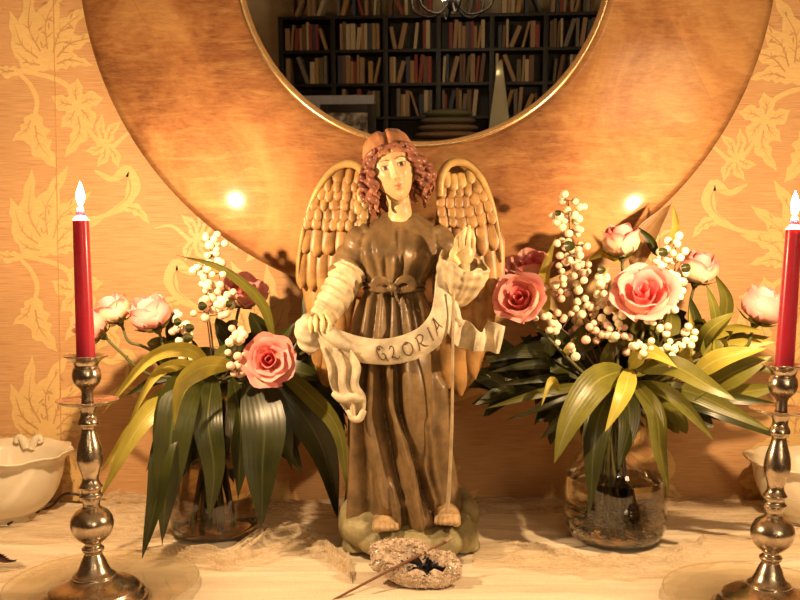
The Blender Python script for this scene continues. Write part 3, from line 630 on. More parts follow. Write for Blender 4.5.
candlestick(767, 0, 612, math.radians(2.9), 'turned brass candlestick cut by the right edge, on the patterned plate')
# clear plates under them
def plate(px, py, rpx, label, relief):
    c = T(px, py); r = rpx * c[1] / FPX; z = TABLE_Z + .0004
    th = thing('glass_plate', (c[0], c[1], z), label, 'plate')
    v, f = lathe(smoothprof([(0, 0), (r * .55, 0), (r * .7, .001), (r * .95, .006), (r, .008), (r * .995, .0095), (r * .94, .0085), (r * .7, .0036), (r * .5, .0026), (0, .0024)], 4), 96)
    if relief:
        an = np.arctan2(v[:, 1], v[:, 0]); rr = np.hypot(v[:, 0], v[:, 1]) / r
        v[:, 2] += np.where(rr > .6, .0011 * np.sin(an * 24) * np.sin(rr * 46), 0)
    mk('plate_body', (v + np.array([c[0], c[1], z]), f), M['plate_glass'], th)
    mk('plate_rim', (lambda q: (q[0], q[1]))(tube([(c[0] + r * math.cos(a), c[1] + r * math.sin(a), z + .009) for a in np.linspace(0, 2 * PI, 97)], .0011, 8, cap=False)), M['plate_glass'], th)
plate(103, 588, 95, 'clear glass plate under the left brass candlestick', False)
plate(761, 602, 96, 'clear glass plate with pressed pattern under the right brass candlestick', True)

# ================================================================== bowls
def bowl(px, pyrim, rim_px, Y, pybot, label, handle, seed):
    c = P(px, pyrim, Y); r = rim_px * Y / FPX; zb = TABLE_Z + .003; H = c[2] - zb
    th = thing('serving_bowl', (c[0], c[1], zb), label, 'bowl')
    pr = smoothprof([(0, 0), (.46, 0), (.48, .03), (.46, .07), (.60, .16), (.75, .36), (.84, .62), (.87, .82), (.90, .89), (.97, .95), (1.0, .985), (.985, 1.0), (.93, .97), (.85, .90), (.80, .74), (.70, .45), (.5, .18), (.3, .1), (0, .08)], 4)
    n = 120; v, f = lathe(pr * np.array([r, H]), n)
    an = np.arctan2(v[:, 1], v[:, 0]); rr = np.hypot(v[:, 0], v[:, 1]) / r
    wob = np.clip((rr - .86) / .14, 0, 1); k = 1 + .035 * wob * np.sin(an * 10) ** 3; v[:, 0] *= k; v[:, 1] *= k; v[:, 2] += .0015 * wob * np.cos(an * 10)
    o = np.array([c[0], c[1], zb]); mk('bowl_body', (v + o, f), M['porcelain'], th)
    # raised garland round the side
    def prof_r(z): return np.interp(z, [.08, .22, .45, .70, .84], [.50, .62, .76, .84, .87])
    for q in range(10):
        a0 = q * 2 * PI / 10 + seed; pts = []
        for t in np.linspace(0, 1, 16):
            a = a0 + t * 2 * PI / 10; z = .66 - .16 * math.sin(PI * t) + .03 * math.sin(4 * PI * t); R = prof_r(z) * r + .0006; pts.append(o + np.array([R * math.cos(a), R * math.sin(a), z * H]))
        g = [tube(pts, [.0008, .0019, .0012, .0022, .0008], 6)]
        for t in (.25, .4, .5, .6, .75):
            a = a0 + t * 2 * PI / 10; z = .66 - .16 * math.sin(PI * t) - .035; R = prof_r(z) * r; g.append(ellipsoid(o + np.array([R * math.cos(a), R * math.sin(a), z * H]), (.0035, .0035, .003), 8, 6))
        mk('relief_garland', merge(*g), M['porcelain'], th)
    if handle:
        hp = o + np.array([0.006, r * .80, H * .93])
        for s in (-1, 1):
            mk('scroll_handle', tube(spl([hp + [s * .004, 0, -.006], hp + [s * .010, 0, .008], hp + [s * .018, 0, .013], hp + [s * .022, -.002, .007], hp + [s * .017, -.004, .004]], 22), [.007, .007, .005, .004, .002], 10), M['porcelain'], th)
bowl(3, 451, 67, 1.41, 523, 'cream porcelain bowl with raised garland and wavy rim at the left edge', True, .2)
bowl(812, 459, 64, 1.41, 520, 'cream porcelain bowl behind the right candlestick, casting an oval shadow', False, .5)
cb = spl([tp(8, 528, .006), tp(30, 520, .008), tp(52, 512, .010), tp(66, 504, .018), tp(90, 503, .010), tp(120, 506, .006)], 40)
tag(mk('power_cable', tube(cb, .0022, 8), M['cable']), 'thin black cable lying beside the left porcelain bowl', 'cable')

# ================================================================== geode and incense stick
def geode():
    c = T(417, 583); th = thing('geode', (c[0], c[1], TABLE_Z), 'rough sparkling geode with a dark hollow, lying before the angel', 'geode')
    s = c[1] / FPX
    outline = spl([(-46, 20), (-45, 36), (-30, 43), (-6, 45), (8, 42), (20, 31), (38, 27), (47, 13), (46, -2), (28, -14), (8, -17), (-14, -11), (-32, 0), (-45, 10), (-46, 20)], 96)[:-1]
    n = len(outline); C = c + np.array([0, 0, 0.0]); up = np.array([0, .60, .80]); rt = np.array([1, 0, 0]); nn = np.array([0, -.80, .60])
    org = np.array([c[0], c[1], TABLE_Z + .0235]); V = []; rings = [(.05, -.30), (.25, -.18), (.38, -.02), (.5, .16), (.62, .24), (.76, .22), (.9, .14), (1.0, 0), (.98, -.2), (.88, -.45), (.6, -.62), (.2, -.66)]
    for k, (rr, d) in enumerate(rings):
        for i, (x, y) in enumerate(outline):
            ox, oy = (x - 2) * rr, (y - 12) * rr
            if rr < .55: ox = ox * (.75 + .35 * math.sin(i * .26)) + 9; oy = oy * (.55 + .3 * math.sin(i * .47 + 1)) - 3
            p = org + rt * ox * s + up * oy * s * .86 + nn * d * 24 * s
            j = .0018 if 3 <= k <= 7 else .001
            p = p + j * np.array([fbm(*(p * 190 + q * 7), 2) for q in range(3)])
            p[2] = max(p[2], TABLE_Z + .0005); V.append(p)
    V = np.array(V)
    def band(a, b): return [q[::-1] for q in grid_faces(b - a + 1, n, wrap_v=True, off=a * n)]
    mk('crystal_crust', (V[:8 * n], band(3, 7)), M['crystal'], th)
    mk('dark_hollow', (V[:4 * n], band(0, 3) + [tuple(range(n))]), M['cavity'], th, smooth=False)
    mk('rind', (V, band(7, 11) + [tuple(range(11 * n, 12 * n))[::-1]]), M['rind'], th)
    r = random.Random(4); g = []; g2 = []
    for _ in range(620):
        k = r.uniform(3.1, 7.2) if r.random() < .85 else r.uniform(2, 3.2); i = r.randrange(n); a = V[int(k) * n + i]; b = V[min(int(k) + 1, 11) * n + i]; p = a + (b - a) * (k % 1)
        d = nn + np.array([r.uniform(-.7, .7) for _ in range(3)]); d /= np.linalg.norm(d); R = r.uniform(.0008, .0021); L = R * r.uniform(1.2, 2.4)
        x = np.cross(d, [0.3, .5, .8]); x /= np.linalg.norm(x); y = np.cross(d, x)
        v = [p - d * R * .5 + R * (math.cos(t) * x + math.sin(t) * y) for t in np.arange(5) * 2 * PI / 5] + [p + d * L * .5 + R * .8 * (math.cos(t) * x + math.sin(t) * y) for t in np.arange(5) * 2 * PI / 5] + [p + d * L]
        f = [(q, (q + 1) % 5, 5 + (q + 1) % 5, 5 + q) for q in range(5)] + [(5 + q, 5 + (q + 1) % 5, 10) for q in range(5)]
        (g if k > 3.2 else g2).append((np.array(v), f))
    tag(mk('crystal_points', merge(*g), M['crystal'], th, smooth=False), kind='stuff'); mk('hollow_points', merge(*g2), M['cavity'], th, smooth=False)
    return c
gc = geode()
a = P(316, 609, gc[1] - .055); b = P(455, 537, gc[1] + .022)
ic = thing('incense_stick', a, 'thin brown incense stick leaning across the geode', 'incense stick')
mk('stick_body', tube(spl([a, (a + b) / 2 + [0, 0, .0006], a + (b - a) * .93], 12), [.0013, .0017, .0020, .0020], 8), M['incense'], ic)
mk('stick_tip', tube([a + (b - a) * .93, a + (b - a) * .935, b], [.0012, .0024, .0004], 8), M['incense_pale'], ic)
# ================================================================== the angel figure
YA = 1.30; SA = FPX / YA
def A(px, py, d=0.0): return P(px, py, YA - d / SA)
def AA(L): return [A(*q) for q in L]
AB = np.array([A(410, 500)[0], YA, TABLE_Z + .003])
ang = thing('angel_statue', AB, 'painted winged angel statue in a belted brown robe, holding a scroll lettered GLORIA', 'statue')
PXA = 1 / SA
def foldfield(folds, X, Yp):
    out = np.zeros_like(X)
    for pts, wd, amp in folds:
        pts = np.array(pts, float); o = np.argsort(pts[:, 1]); p = pts[o]
        cx = np.interp(Yp, p[:, 1], p[:, 0]); y0, y1 = p[0, 1], p[-1, 1]; fade = np.clip((Yp - y0) / 10 + .3, 0, 1) * np.clip((y1 - Yp) / 10 + .5, 0, 1)
        out += amp * fade * np.exp(-((X - cx) / wd) ** 2)
    return out
def body_loft(rows, folds, blobs, nr=170, nth=220, backwave=2.0):
    """rows: y, x_left, x_right, front depth, back depth, centre depth"""
    R = np.array(rows, float); ys = np.linspace(R[0, 0], R[-1, 0], nr); Q = [np.interp(ys, R[:, 0], R[:, k]) for k in range(1, 6)]
    k = np.ones(9) / 9; Q = [np.convolve(np.pad(q, 4, mode='edge'), k, 'valid') for q in Q]
    th = np.linspace(0, 2 * PI, nth, endpoint=False); c, s = np.cos(th), np.sin(th); ex = .82
    cx = np.sign(c) * np.abs(c) ** ex; sy = np.sign(s) * np.abs(s) ** ex
    xm = ((Q[0] + Q[1]) / 2)[:, None]; hx = ((Q[1] - Q[0]) / 2)[:, None]
    X = xm + hx * cx; D = Q[4][:, None] + np.where(sy > 0, Q[2][:, None], Q[3][:, None]) * sy; Yp = np.repeat(ys[:, None], nth, 1)
    nl = np.sqrt((c / hx) ** 2 + (s / np.maximum(Q[2], 8)[:, None]) ** 2); nx = (c / hx) / nl; nd = (s / np.maximum(Q[2], 8)[:, None]) / nl
    f = foldfield(folds, X, Yp) * np.clip(s * 3 + .6, 0, 1)
    for bx, by, rx, ry, am in blobs: f += am * np.exp(-((X - bx) / rx) ** 2 - ((Yp - by) / ry) ** 2) * np.clip(s * 3, 0, 1)
    f += backwave * np.sin(th[None] * 9 + Yp * .03) * np.clip(-s, 0, 1)
    f += .5 * np.sin(th[None] * 17 + Yp * .05)
    X = X + nx * f; D = D + nd * f
    V = np.array([A(x, y, d) for x, y, d in zip(X.ravel(), Yp.ravel(), D.ravel())])
    F = [q[::-1] for q in grid_faces(nr, nth, wrap_v=True)]; F.append(tuple(range(nth))); F.append(tuple((nr - 1) * nth + i for i in range(nth))[::-1])
    return V, F
rows = [(212, 388, 415, 6, 6, 0), (219, 378, 424, 13, 12, 0), (226, 364, 438, 19, 17, 0), (236, 355, 446, 25, 22, 0), (250, 355, 444, 31, 24, 0), (264, 359, 438, 32, 22, 0), (278, 365, 428, 27, 20, 0), (287, 367, 421, 24, 19, 0),
        (296, 362, 425, 27, 22, 1), (312, 355, 432, 32, 26, 2), (330, 350, 438, 36, 30, 2), (352, 347, 441, 38, 33, 2), (380, 347, 443, 39, 36, 2), (410, 347, 445, 40, 38, 2), (440, 347, 447, 41, 40, 3), (480, 346, 452, 44, 42, 4), (505, 343, 458, 48, 44, 5), (524, 342, 462, 50, 46, 5), (538, 346, 460, 46, 44, 4)]
folds = [ # bodice gathers to the belt
    ([(372, 240), (378, 286)], 2.6, -3.5), ([(366, 246), (371, 286)], 2.2, 2.5), ([(384, 252), (386, 286)], 2.4, -3.5), ([(398, 224), (397, 250)], 1.3, -2.6), ([(396, 255), (393, 286)], 2.6, 3.0), ([(404, 250), (399, 286)], 2.4, -3.6), ([(414, 248), (405, 286)], 3, 3.2), ([(422, 252), (411, 286)], 2.5, -3.4), ([(430, 250), (417, 286)], 2.6, 2.5),
    # peplum below the belt
    ([(371, 290), (362, 345)], 3.2, 4.2), ([(377, 290), (371, 345)], 2.6, -5), ([(383, 290), (379, 345)], 3, 4.5), ([(389, 290), (388, 345)], 2.4, -4.5), ([(399, 290), (404, 345)], 3, -4.5), ([(405, 290), (413, 345)], 3.4, 4.6), ([(411, 290), (422, 345)], 2.8, -5), ([(416, 290), (431, 345)], 3, 4.2), ([(366, 292), (355, 345)], 2.2, -4),
    # skirt
    ([(360, 345), (356, 440), (352, 530)], 5, 7.0), ([(367, 345), (362, 430), (366, 530)], 3.6, -9.8), ([(374, 345), (370, 420), (386, 512)], 4.5, 9.1), ([(381, 345), (382, 410), (402, 500)], 4.0, -11.9), ([(388, 345), (390, 400), (412, 480), (420, 535)], 4.6, 11.2), ([(395, 345), (399, 410), (428, 500), (440, 520)], 4.0, -11.2), ([(402, 350), (409, 440), (436, 505)], 4, 5.6),
    ([(424, 420), (430, 470), (442, 515)], 3.2, -7.7), ([(436, 350), (434, 430), (452, 510)], 3.6, -6.3), ([(441, 380), (443, 440), (458, 515)], 4, 6.3), ([(348, 360), (350, 440), (344, 520)], 3.5, -5.6), ([(394, 480), (398, 535)], 4, 7.0), ([(404, 505), (407, 538)], 2.6, -7.0), ([(375, 470), (372, 535)], 4, -6.3), ([(420, 455), (424, 520)], 3, -4.9)]
blobs = [(378, 250, 13, 14, 6), (416, 250, 13, 14, 5.5), (416, 395, 13, 42, 11), (424, 440, 12, 30, 6), (362, 400, 10, 50, 2)]
torso = body_loft(rows, folds, blobs)
def sleeve_tube(pts, rad, wr, n=44, m=70, cap=True):
    c = spl(AA(pts), m); r = spl([(x, 0, 0) for x in rad], m)[:, 0] * PXA
    v, f = tube(c, r, n, cap=cap, up=(0, 1, 0)); V = v.reshape(m, n, 3); t = np.linspace(0, 1, m)[:, None]; th = np.linspace(0, 2 * PI, n, endpoint=False)[None]
    k = 1 + sum(a * np.sin(fr * 2 * PI * t + ph + md * th) for a, fr, ph, md in wr); V[:] = c[:, None] + (V - c[:, None]) * k[:, :, None]
    return V.reshape(-1, 3), f
armR = sleeve_tube([(372, 234, 0), (360, 244, 2), (351, 262, 6), (344, 280, 12)], [15, 17, 17, 17.5], [(.05, 3, 0, 2), (.03, 6, 1, 1)])
armL = sleeve_tube([(430, 234, 0), (441, 246, 4), (448, 264, 12), (452, 282, 20)], [15, 16, 15, 15], [(.05, 3, 1, 2), (.03, 6, 2, 1)])
robe = fuse(merge(torso, armR, armL), .0019, 3)
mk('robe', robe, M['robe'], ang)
# collar and front slit
mk('collar', tube(spl(AA([(378, 218, 2), (384, 224, 12), (398, 229, 17), (412, 225, 13), (421, 217, 3)]), 30), 1.7 * PXA, 10), M['robe'], ang)
# pale under-sleeves
sl1 = sleeve_tube([(350, 270, 11), (341, 287, 20), (331, 304, 30), (321, 320, 38)], [17, 16.5, 15, 12], [(.05, 7, 0, 1), (.035, 11, 1, 2), (.03, 4, 2, 3)])
mk('pale_sleeve', fuse(sl1, .0014, 1), M['sleeve'], ang)
# wide bell sleeve of the raised arm, open at the top round the wrist
def bell():
    n, m = 90, 60; t = np.linspace(0, 1, m); c = spl(AA([(453, 308, 20), (457, 298, 28), (461, 284, 36), (463, 271, 42), (464, 260, 46)]), m)
    ro = np.interp(t, [0, .12, .35, .62, .85, 1], [4, 12, 19, 23, 23, 21.5]); V = []
    th = np.linspace(0, 2 * PI, n, endpoint=False)
    for inner in (0, 1):
        for i in (range(m) if not inner else range(m - 1, m // 3, -1)):
            k = 1 + .085 * math.sin(1.0) * np.sin(6 * th + 2.2 * t[i]) * t[i] ** .5 + .05 * np.sin(11 * th - 3 * t[i]) + .02 * np.sin(th * 3 + 30 * t[i])
            r = (ro[i] * k - (2.4 if inner else 0)) * PXA; dz = (6 * np.cos(th - 2.6) + 2.4 * np.sin(5 * th)) * t[i] ** 3 * PXA
            V.append(np.stack([c[i][0] + r * np.cos(th), c[i][1] + r * .85 * np.sin(th), c[i][2] + dz + r * np.sin(th) * .25], 1))
    V = np.array(V); k = len(V); F = [q[::-1] for q in grid_faces(k, n, wrap_v=True)]; F.append(tuple(range(n))); F.append(tuple((k - 1) * n + i for i in range(n))[::-1])
    return V.reshape(-1, 3), F
bl_ = bell(); elbow = sleeve_tube([(452, 276, 14), (456, 292, 20), (455, 304, 24)], [14, 12, 8], [(.05, 3, 0, 2)])
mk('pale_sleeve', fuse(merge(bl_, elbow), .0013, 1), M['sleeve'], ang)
# ---- belt with bow
def ribbon3(pts, wpx, th_px=2.0, n=40, wave=0, up=(0, 0, 1)):
    c = spl(AA(pts), n); tg = np.gradient(c, axis=0); tg /= np.linalg.norm(tg, axis=1)[:, None]; ww = np.interp(np.linspace(0, 1, n), np.linspace(0, 1, len(wpx)), wpx) * PXA / 2
    V = []; cs = np.linspace(-1, 1, 7)
    for side in (1, -1):
        for i in range(n):
            vd = CAM - c[i]; vd /= np.linalg.norm(vd); s_ = np.cross(tg[i], vd); s_ /= np.linalg.norm(s_)
            for u in cs: V.append(c[i] + s_ * u * ww[i] + vd * (side * th_px * PXA * .5 * (1 - u ** 4) ** .5 + wave * PXA * math.sin(u * 5 + i * .25)))
    F = [q for q in grid_faces(n, 7)] + [tuple(n * 7 + i for i in q[::-1]) for q in grid_faces(n, 7)]
    for i in range(n - 1):
        for j in (0, 6):
            a, b, c_, d = i * 7 + j, (i + 1) * 7 + j, n * 7 + (i + 1) * 7 + j, n * 7 + i * 7 + j; F.append((a, b, c_, d) if j == 0 else (d, c_, b, a))
    return np.array(V), F
mk('sash', merge(tube(spl(AA([(364, 284, 8), (370, 285, 20), (382, 287, 27), (393, 288, 29), (406, 287, 27), (417, 285, 20), (424, 284, 8)]), 40), 2.6 * PXA, 10, up=(0, 0, 1)),
    tube(spl(AA([(365, 289, 9), (371, 290, 21), (382, 291, 27), (393, 292, 30), (406, 291, 27), (417, 290, 21), (424, 289, 9)]), 40), 2.4 * PXA, 10)), M['robe'], ang)
bow = [ribbon3([(393, 288, 33), (385, 281, 37), (377, 281, 37), (375, 287, 35), (383, 290, 34), (393, 289, 33)], [4, 8, 10, 9, 7, 4], 2.4), ribbon3([(393, 288, 33), (401, 280, 37), (410, 280, 37), (412, 287, 35), (403, 290, 34), (393, 289, 33)], [4, 8, 10, 9, 7, 4], 2.4),
       ribbon3([(393, 290, 34), (395, 304, 38), (398, 318, 39), (396, 332, 40)], [4, 9, 12, 13], 3, wave=1), ribbon3([(394, 290, 34), (404, 302, 38), (414, 314, 40), (424, 330, 38)], [4, 9, 12, 12], 3, wave=1), ellipsoid(A(393, 288, 35), (4.2 * PXA, 3.4 * PXA, 4.6 * PXA))]
mk('bow', fuse(merge(*bow), .0011, 2), M['robe'], ang)
# ---- scroll: a long pale cloth band over both forearms
def sheet3(E1, E2, nu, nv, bulge, thick, waves=(), roll=0.0):
    a = spl(AA(E1), nu); b = spl(AA(E2), nu); V = []
    nrm = np.array([0, -1.0, 0])
    for side in (0, 1):
        for i in range(nu):
            for j in range(nv):
                t = j / (nv - 1); p = a[i] * (1 - t) + b[i] * t; u = i / (nu - 1)
                off = bulge * math.sin(PI * t) + sum(am * math.sin(fu * 2 * PI * u + fv * 2 * PI * t + ph) for am, fu, fv, ph in waves) + roll * (math.cos(2 * PI * t) * .5)
                V.append(p + nrm * PXA * (off - side * thick))
    n = nu * nv; F = [q[::-1] for q in grid_faces(nu, nv)] + [tuple(n + i for i in q) for q in grid_faces(nu, nv)]
    for i in range(nu - 1):
        for j in (0, nv - 1):
            q = (i * nv + j, (i + 1) * nv + j, n + (i + 1) * nv + j, n + i * nv + j); F.append(q if j == 0 else q[::-1])
    for j in range(nv - 1):
        for i in (0, nu - 1):
            q = (i * nv + j, i * nv + j + 1, n + i * nv + j + 1, n + i * nv + j); F.append(q[::-1] if i == 0 else q)
    return np.array(V), F
TOP = [(303, 322, 44), (312, 319, 50), (328, 324, 54), (345, 332, 55), (362, 337, 55), (380, 339, 55), (400, 336, 56), (418, 328, 56), (430, 314, 55), (434, 296, 53), (436, 278, 50), (442, 262, 46)]
BOT = [(307, 338, 42), (318, 348, 48), (334, 355, 52), (352, 361, 54), (370, 364, 54), (388, 365, 54), (408, 362, 55), (428, 354, 55), (444, 340, 54), (451, 320, 52), (452, 300, 48), (452, 286, 42)]
band = sheet3(TOP, BOT, 120, 16, 3.5, 3.2, [(.5, 5, .5, 0), (.4, 9, 1, 1)])
roll1 = sleeve_tube([(309, 318, 36), (305, 326, 44), (307, 338, 46), (316, 350, 44)], [6, 9, 10.5, 8], [(.07, 2, 0, 2), (.05, 4, 1, 4)])
roll2 = sleeve_tube([(312, 322, 46), (326, 330, 54), (344, 344, 56), (360, 352, 55)], [5, 6.5, 6, 3], [(.06, 2, 0, 2)])
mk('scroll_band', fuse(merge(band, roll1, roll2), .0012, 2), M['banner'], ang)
tailL = sheet3([(320, 346, 50), (327, 366, 52), (330, 384, 53), (338, 400, 54), (349, 417, 54)], [(352, 350, 58), (361, 366, 59), (359, 384, 60), (366, 398, 60), (364, 420, 58)], 70, 34, 2, 2.8, [(3.2, .3, 2.2, .5), (1.2, 1, 1, 0)])
hemL = sleeve_tube([(333, 393, 55), (341, 398, 59), (352, 398, 61), (364, 399, 60)], [3, 4.5, 4.5, 3], [(.05, 2, 0, 2)]); hemL2 = sleeve_tube([(348, 410, 55), (352, 417, 58), (359, 419, 59), (364, 410, 59)], [2, 3.5, 3.5, 3], [(.05, 2, 0, 2)])
mk('scroll_tail', fuse(merge(tailL, hemL, hemL2), .0012, 2), M['banner'], ang)
tailR = sheet3([(452, 302, 38), (460, 318, 38), (470, 322, 38), (481, 332, 40), (490, 322, 36), (505, 326, 34)], [(446, 330, 40), (456, 346, 40), (468, 350, 40), (480, 352, 40), (490, 352, 38), (499, 354, 36)], 90, 26, 2, 2.6, [(5.5, 2.4, 0, 0), (1.0, 5, .6, 1)])
mk('scroll_tail', fuse(merge(tailR, sleeve_tube([(452, 300, 40), (456, 316, 41), (462, 326, 41)], [5, 5, 3], [(.05, 2, 0, 2)])), .0012, 2), M['banner'], ang)
# lettering, drawn as brush strokes that follow the band
strokes = {'G': [[(.85, .22), (.6, .02), (.2, .12), (.02, .5), (.2, .92), (.6, .98), (.82, .75), (.72, .52), (.5, .58)], [(.78, .6), (.95, 1.12)], [(.1, .1), (.4, .3), (.5, .1)]],
    'L': [[(.1, .25), (.3, .02), (.55, .15), (.4, .55), (.1, .88), (.35, .8), (.7, 1.0), (.95, .82)]],
    'O': [[(.5, .03), (.1, .25), (.08, .75), (.5, .98), (.9, .72), (.88, .25), (.5, .03)], [(.3, .2), (.7, .12)]],
    'R': [[(.2, .02), (.22, .5), (.15, 1.0)], [(.05, .1), (.5, -.02), (.85, .2), (.6, .48), (.25, .52)], [(.4, .52), (.7, .85), (1.0, .98)]],
    'I': [[(.5, .05), (.48, .95)], [(.3, .05), (.7, .02)], [(.3, .97), (.7, .93)]],
    'A': [[(.05, 1.0), (.3, .5), (.5, 0.0), (.7, .5), (.95, .98)], [(.2, .65), (.8, .6)], [(.3, .02), (.6, -.03)]]}
ta = spl(AA(TOP), 241); bb_ = spl(AA(BOT), 241)
def bandpt(u, t):
    i = min(240, max(0, u * 240)); k = int(i); fr = i - k; k2 = min(240, k + 1); a = ta[k] * (1 - fr) + ta[k2] * fr; b = bb_[k] * (1 - fr) + bb_[k2] * fr
    uu = u; off = 3.5 * math.sin(PI * t) + .5 * math.sin(10 * PI * uu + PI * t) + .4 * math.sin(18 * PI * uu + 2 * PI * t + 1)
    return a * (1 - t) + b * t + np.array([0, -1, 0]) * PXA * (off + .15)
def ux(px, start=0): # parameter of the band whose middle stands at this place
    mids = (ta + bb_) / 2; pr_ = 400 + mids[:, 0] / mids[:, 1] * FPX; return None
for (ch_, u0, u1, t0, t1) in [('G', .420, .463, .24, .80), ('L', .478, .522, .28, .80), ('O', .538, .586, .24, .78), ('R', .602, .652, .22, .76), ('I', .672, .692, .22, .72), ('A', .706, .756, .20, .72)]:
    g = []
    for st_ in strokes[ch_]:
        p2 = spl([(x, y) for x, y in st_], 16); g.append(tube([bandpt(u0 + (u1 - u0) * x, t0 + (t1 - t0) * y) for x, y in p2], [.3 * PXA, .58 * PXA, .58 * PXA, .3 * PXA], 6))
    mk('letter', merge(*g), M['ink'], ang)

# ---- hands and feet, one surface each with its fingers
def hand(palm, fingers, thumb, r_palm, rf, wrist, wr):
    parts_ = [ellipsoid(A(*palm), tuple(x * PXA for x in r_palm), 24, 18)]
    parts_.append(tube(spl(AA(wrist), 12), [wr * PXA, wr * PXA * .9, wr * .85 * PXA], 14, up=(0, 1, 0)))
    for fpt in fingers: parts_.append(tube(spl(AA(fpt), 16), [rf * PXA, rf * .92 * PXA, rf * .98 * PXA, rf * .62 * PXA], 12, up=(0, 1, 0))); e = A(*fpt[-1]); parts_.append(ellipsoid(e, (rf * .66 * PXA,) * 3, 10, 8))
    parts_.append(tube(spl(AA(thumb), 14), [rf * 1.3 * PXA, rf * 1.15 * PXA, rf * .7 * PXA], 12, up=(0, 1, 0)))
    return fuse(merge(*parts_), .00075, 2)
mk('hand', hand((464, 254, 50), [[(457.5, 252, 51), (456.5, 242, 53), (459.5, 234, 53)], [(462, 250, 52), (462, 238, 55), (465, 228, 54)], [(467, 250, 52), (468, 237, 54), (469, 227, 52)], [(471.5, 252, 50), (473, 242, 52), (472, 232, 51)]],
    [(457, 264, 52), (452.5, 255, 58), (456, 246, 61)], (9.5, 6, 12), 2.9, [(463, 284, 38), (463, 272, 45), (463.5, 262, 48)], 7.5), M['skin'], ang)
mk('hand', hand((322, 320, 46), [[(326, 316, 49), (330, 322, 57), (329, 330, 60)], [(321, 315, 50), (323, 322, 58), (322, 331, 61)], [(316, 316, 49), (316, 323, 57), (316, 331, 59)], [(311.5, 318, 47), (310.5, 325, 54), (311, 332, 56)]],
    [(328, 320, 46), (334, 327, 52), (335, 334, 56)], (8.5, 6, 7), 2.3, [(332, 303, 34), (327, 312, 42), (324, 318, 45)], 6.5), M['skin'], ang)
def foot(cx, cy, d, sx):
    p = [ellipsoid(A(cx, cy - 7, d - 14), (13 * PXA, 22 * PXA, 9 * PXA), 24, 16), ellipsoid(A(cx, cy - 3, d - 2), (12 * PXA, 10 * PXA, 6 * PXA), 24, 16)]
    for o, r, l in [(-9, 4.6, 6), (-3.2, 3.5, 8), (1.6, 3.2, 7), (6.0, 3.0, 5), (10, 2.7, 1)]:
        x = cx + o * sx; p.append(tube(spl(AA([(x, cy - 4, d - 4), (x, cy - 2.5, d + l * .6), (x, cy + .5, d + 4 + l)]), 12), r * PXA, 12, up=(1, 0, 0))); p.append(ellipsoid(A(x, cy + 1, d + 4 + l), (r * 1.05 * PXA, r * 1.2 * PXA, r * PXA), 14, 10))
    return fuse(merge(*p), .0008, 1)
mk('foot', foot(386, 527, 58, 1), M['foot'], ang); mk('foot', foot(447, 521, 54, -1), M['foot'], ang)
# ---- rocky cloud base
q = random.Random(2); bl = [ellipsoid((AB[0], YA - .004, TABLE_Z + .014), (.096, .082, .018), 40, 16)]
for (x, y, d, rx, ry, rd) in [(366, 528, 34, 24, 18, 26), (352, 520, 14, 14, 22, 30), (384, 541, 48, 26, 14, 20), (412, 542, 52, 26, 13, 20), (440, 541, 46, 24, 15, 22), (462, 532, 26, 16, 22, 26), (466, 515, 4, 13, 20, 28), (470, 548, 20, 10, 12, 20), (456, 506, -14, 20, 20, 20), (356, 545, 22, 14, 12, 22), (400, 526, 20, 46, 14, 40), (405, 525, -30, 50, 18, 30)]:
    cc_ = A(x, y, d); bl.append(ellipsoid(cc_, (rx * PXA, rd * PXA, ry * PXA), 24, 16))
bv, bf = fuse(merge(*bl), .0020, 4); bv[:, 2] = np.maximum(bv[:, 2], AB[2])
bv = np.array([p + (.0016 * np.array([fbm(*(p * 60), 3), fbm(*(p * 60 + 9), 3), fbm(*(p * 60 + 5), 3)]) if p[2] > AB[2] + .001 else 0) for p in bv]); bv[:, 2] = np.maximum(bv[:, 2], AB[2])
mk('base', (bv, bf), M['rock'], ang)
# ---- slender cord that falls from the raised hand to the foot
mk('cord', tube(spl(AA([(454, 292, 56), (453, 340, 58), (452, 420, 58), (450, 470, 58), (447, 517, 56)]), 40), [1.1 * PXA, 1.4 * PXA, 1.6 * PXA, 2.2 * PXA], 10), M['sleeve'], ang)

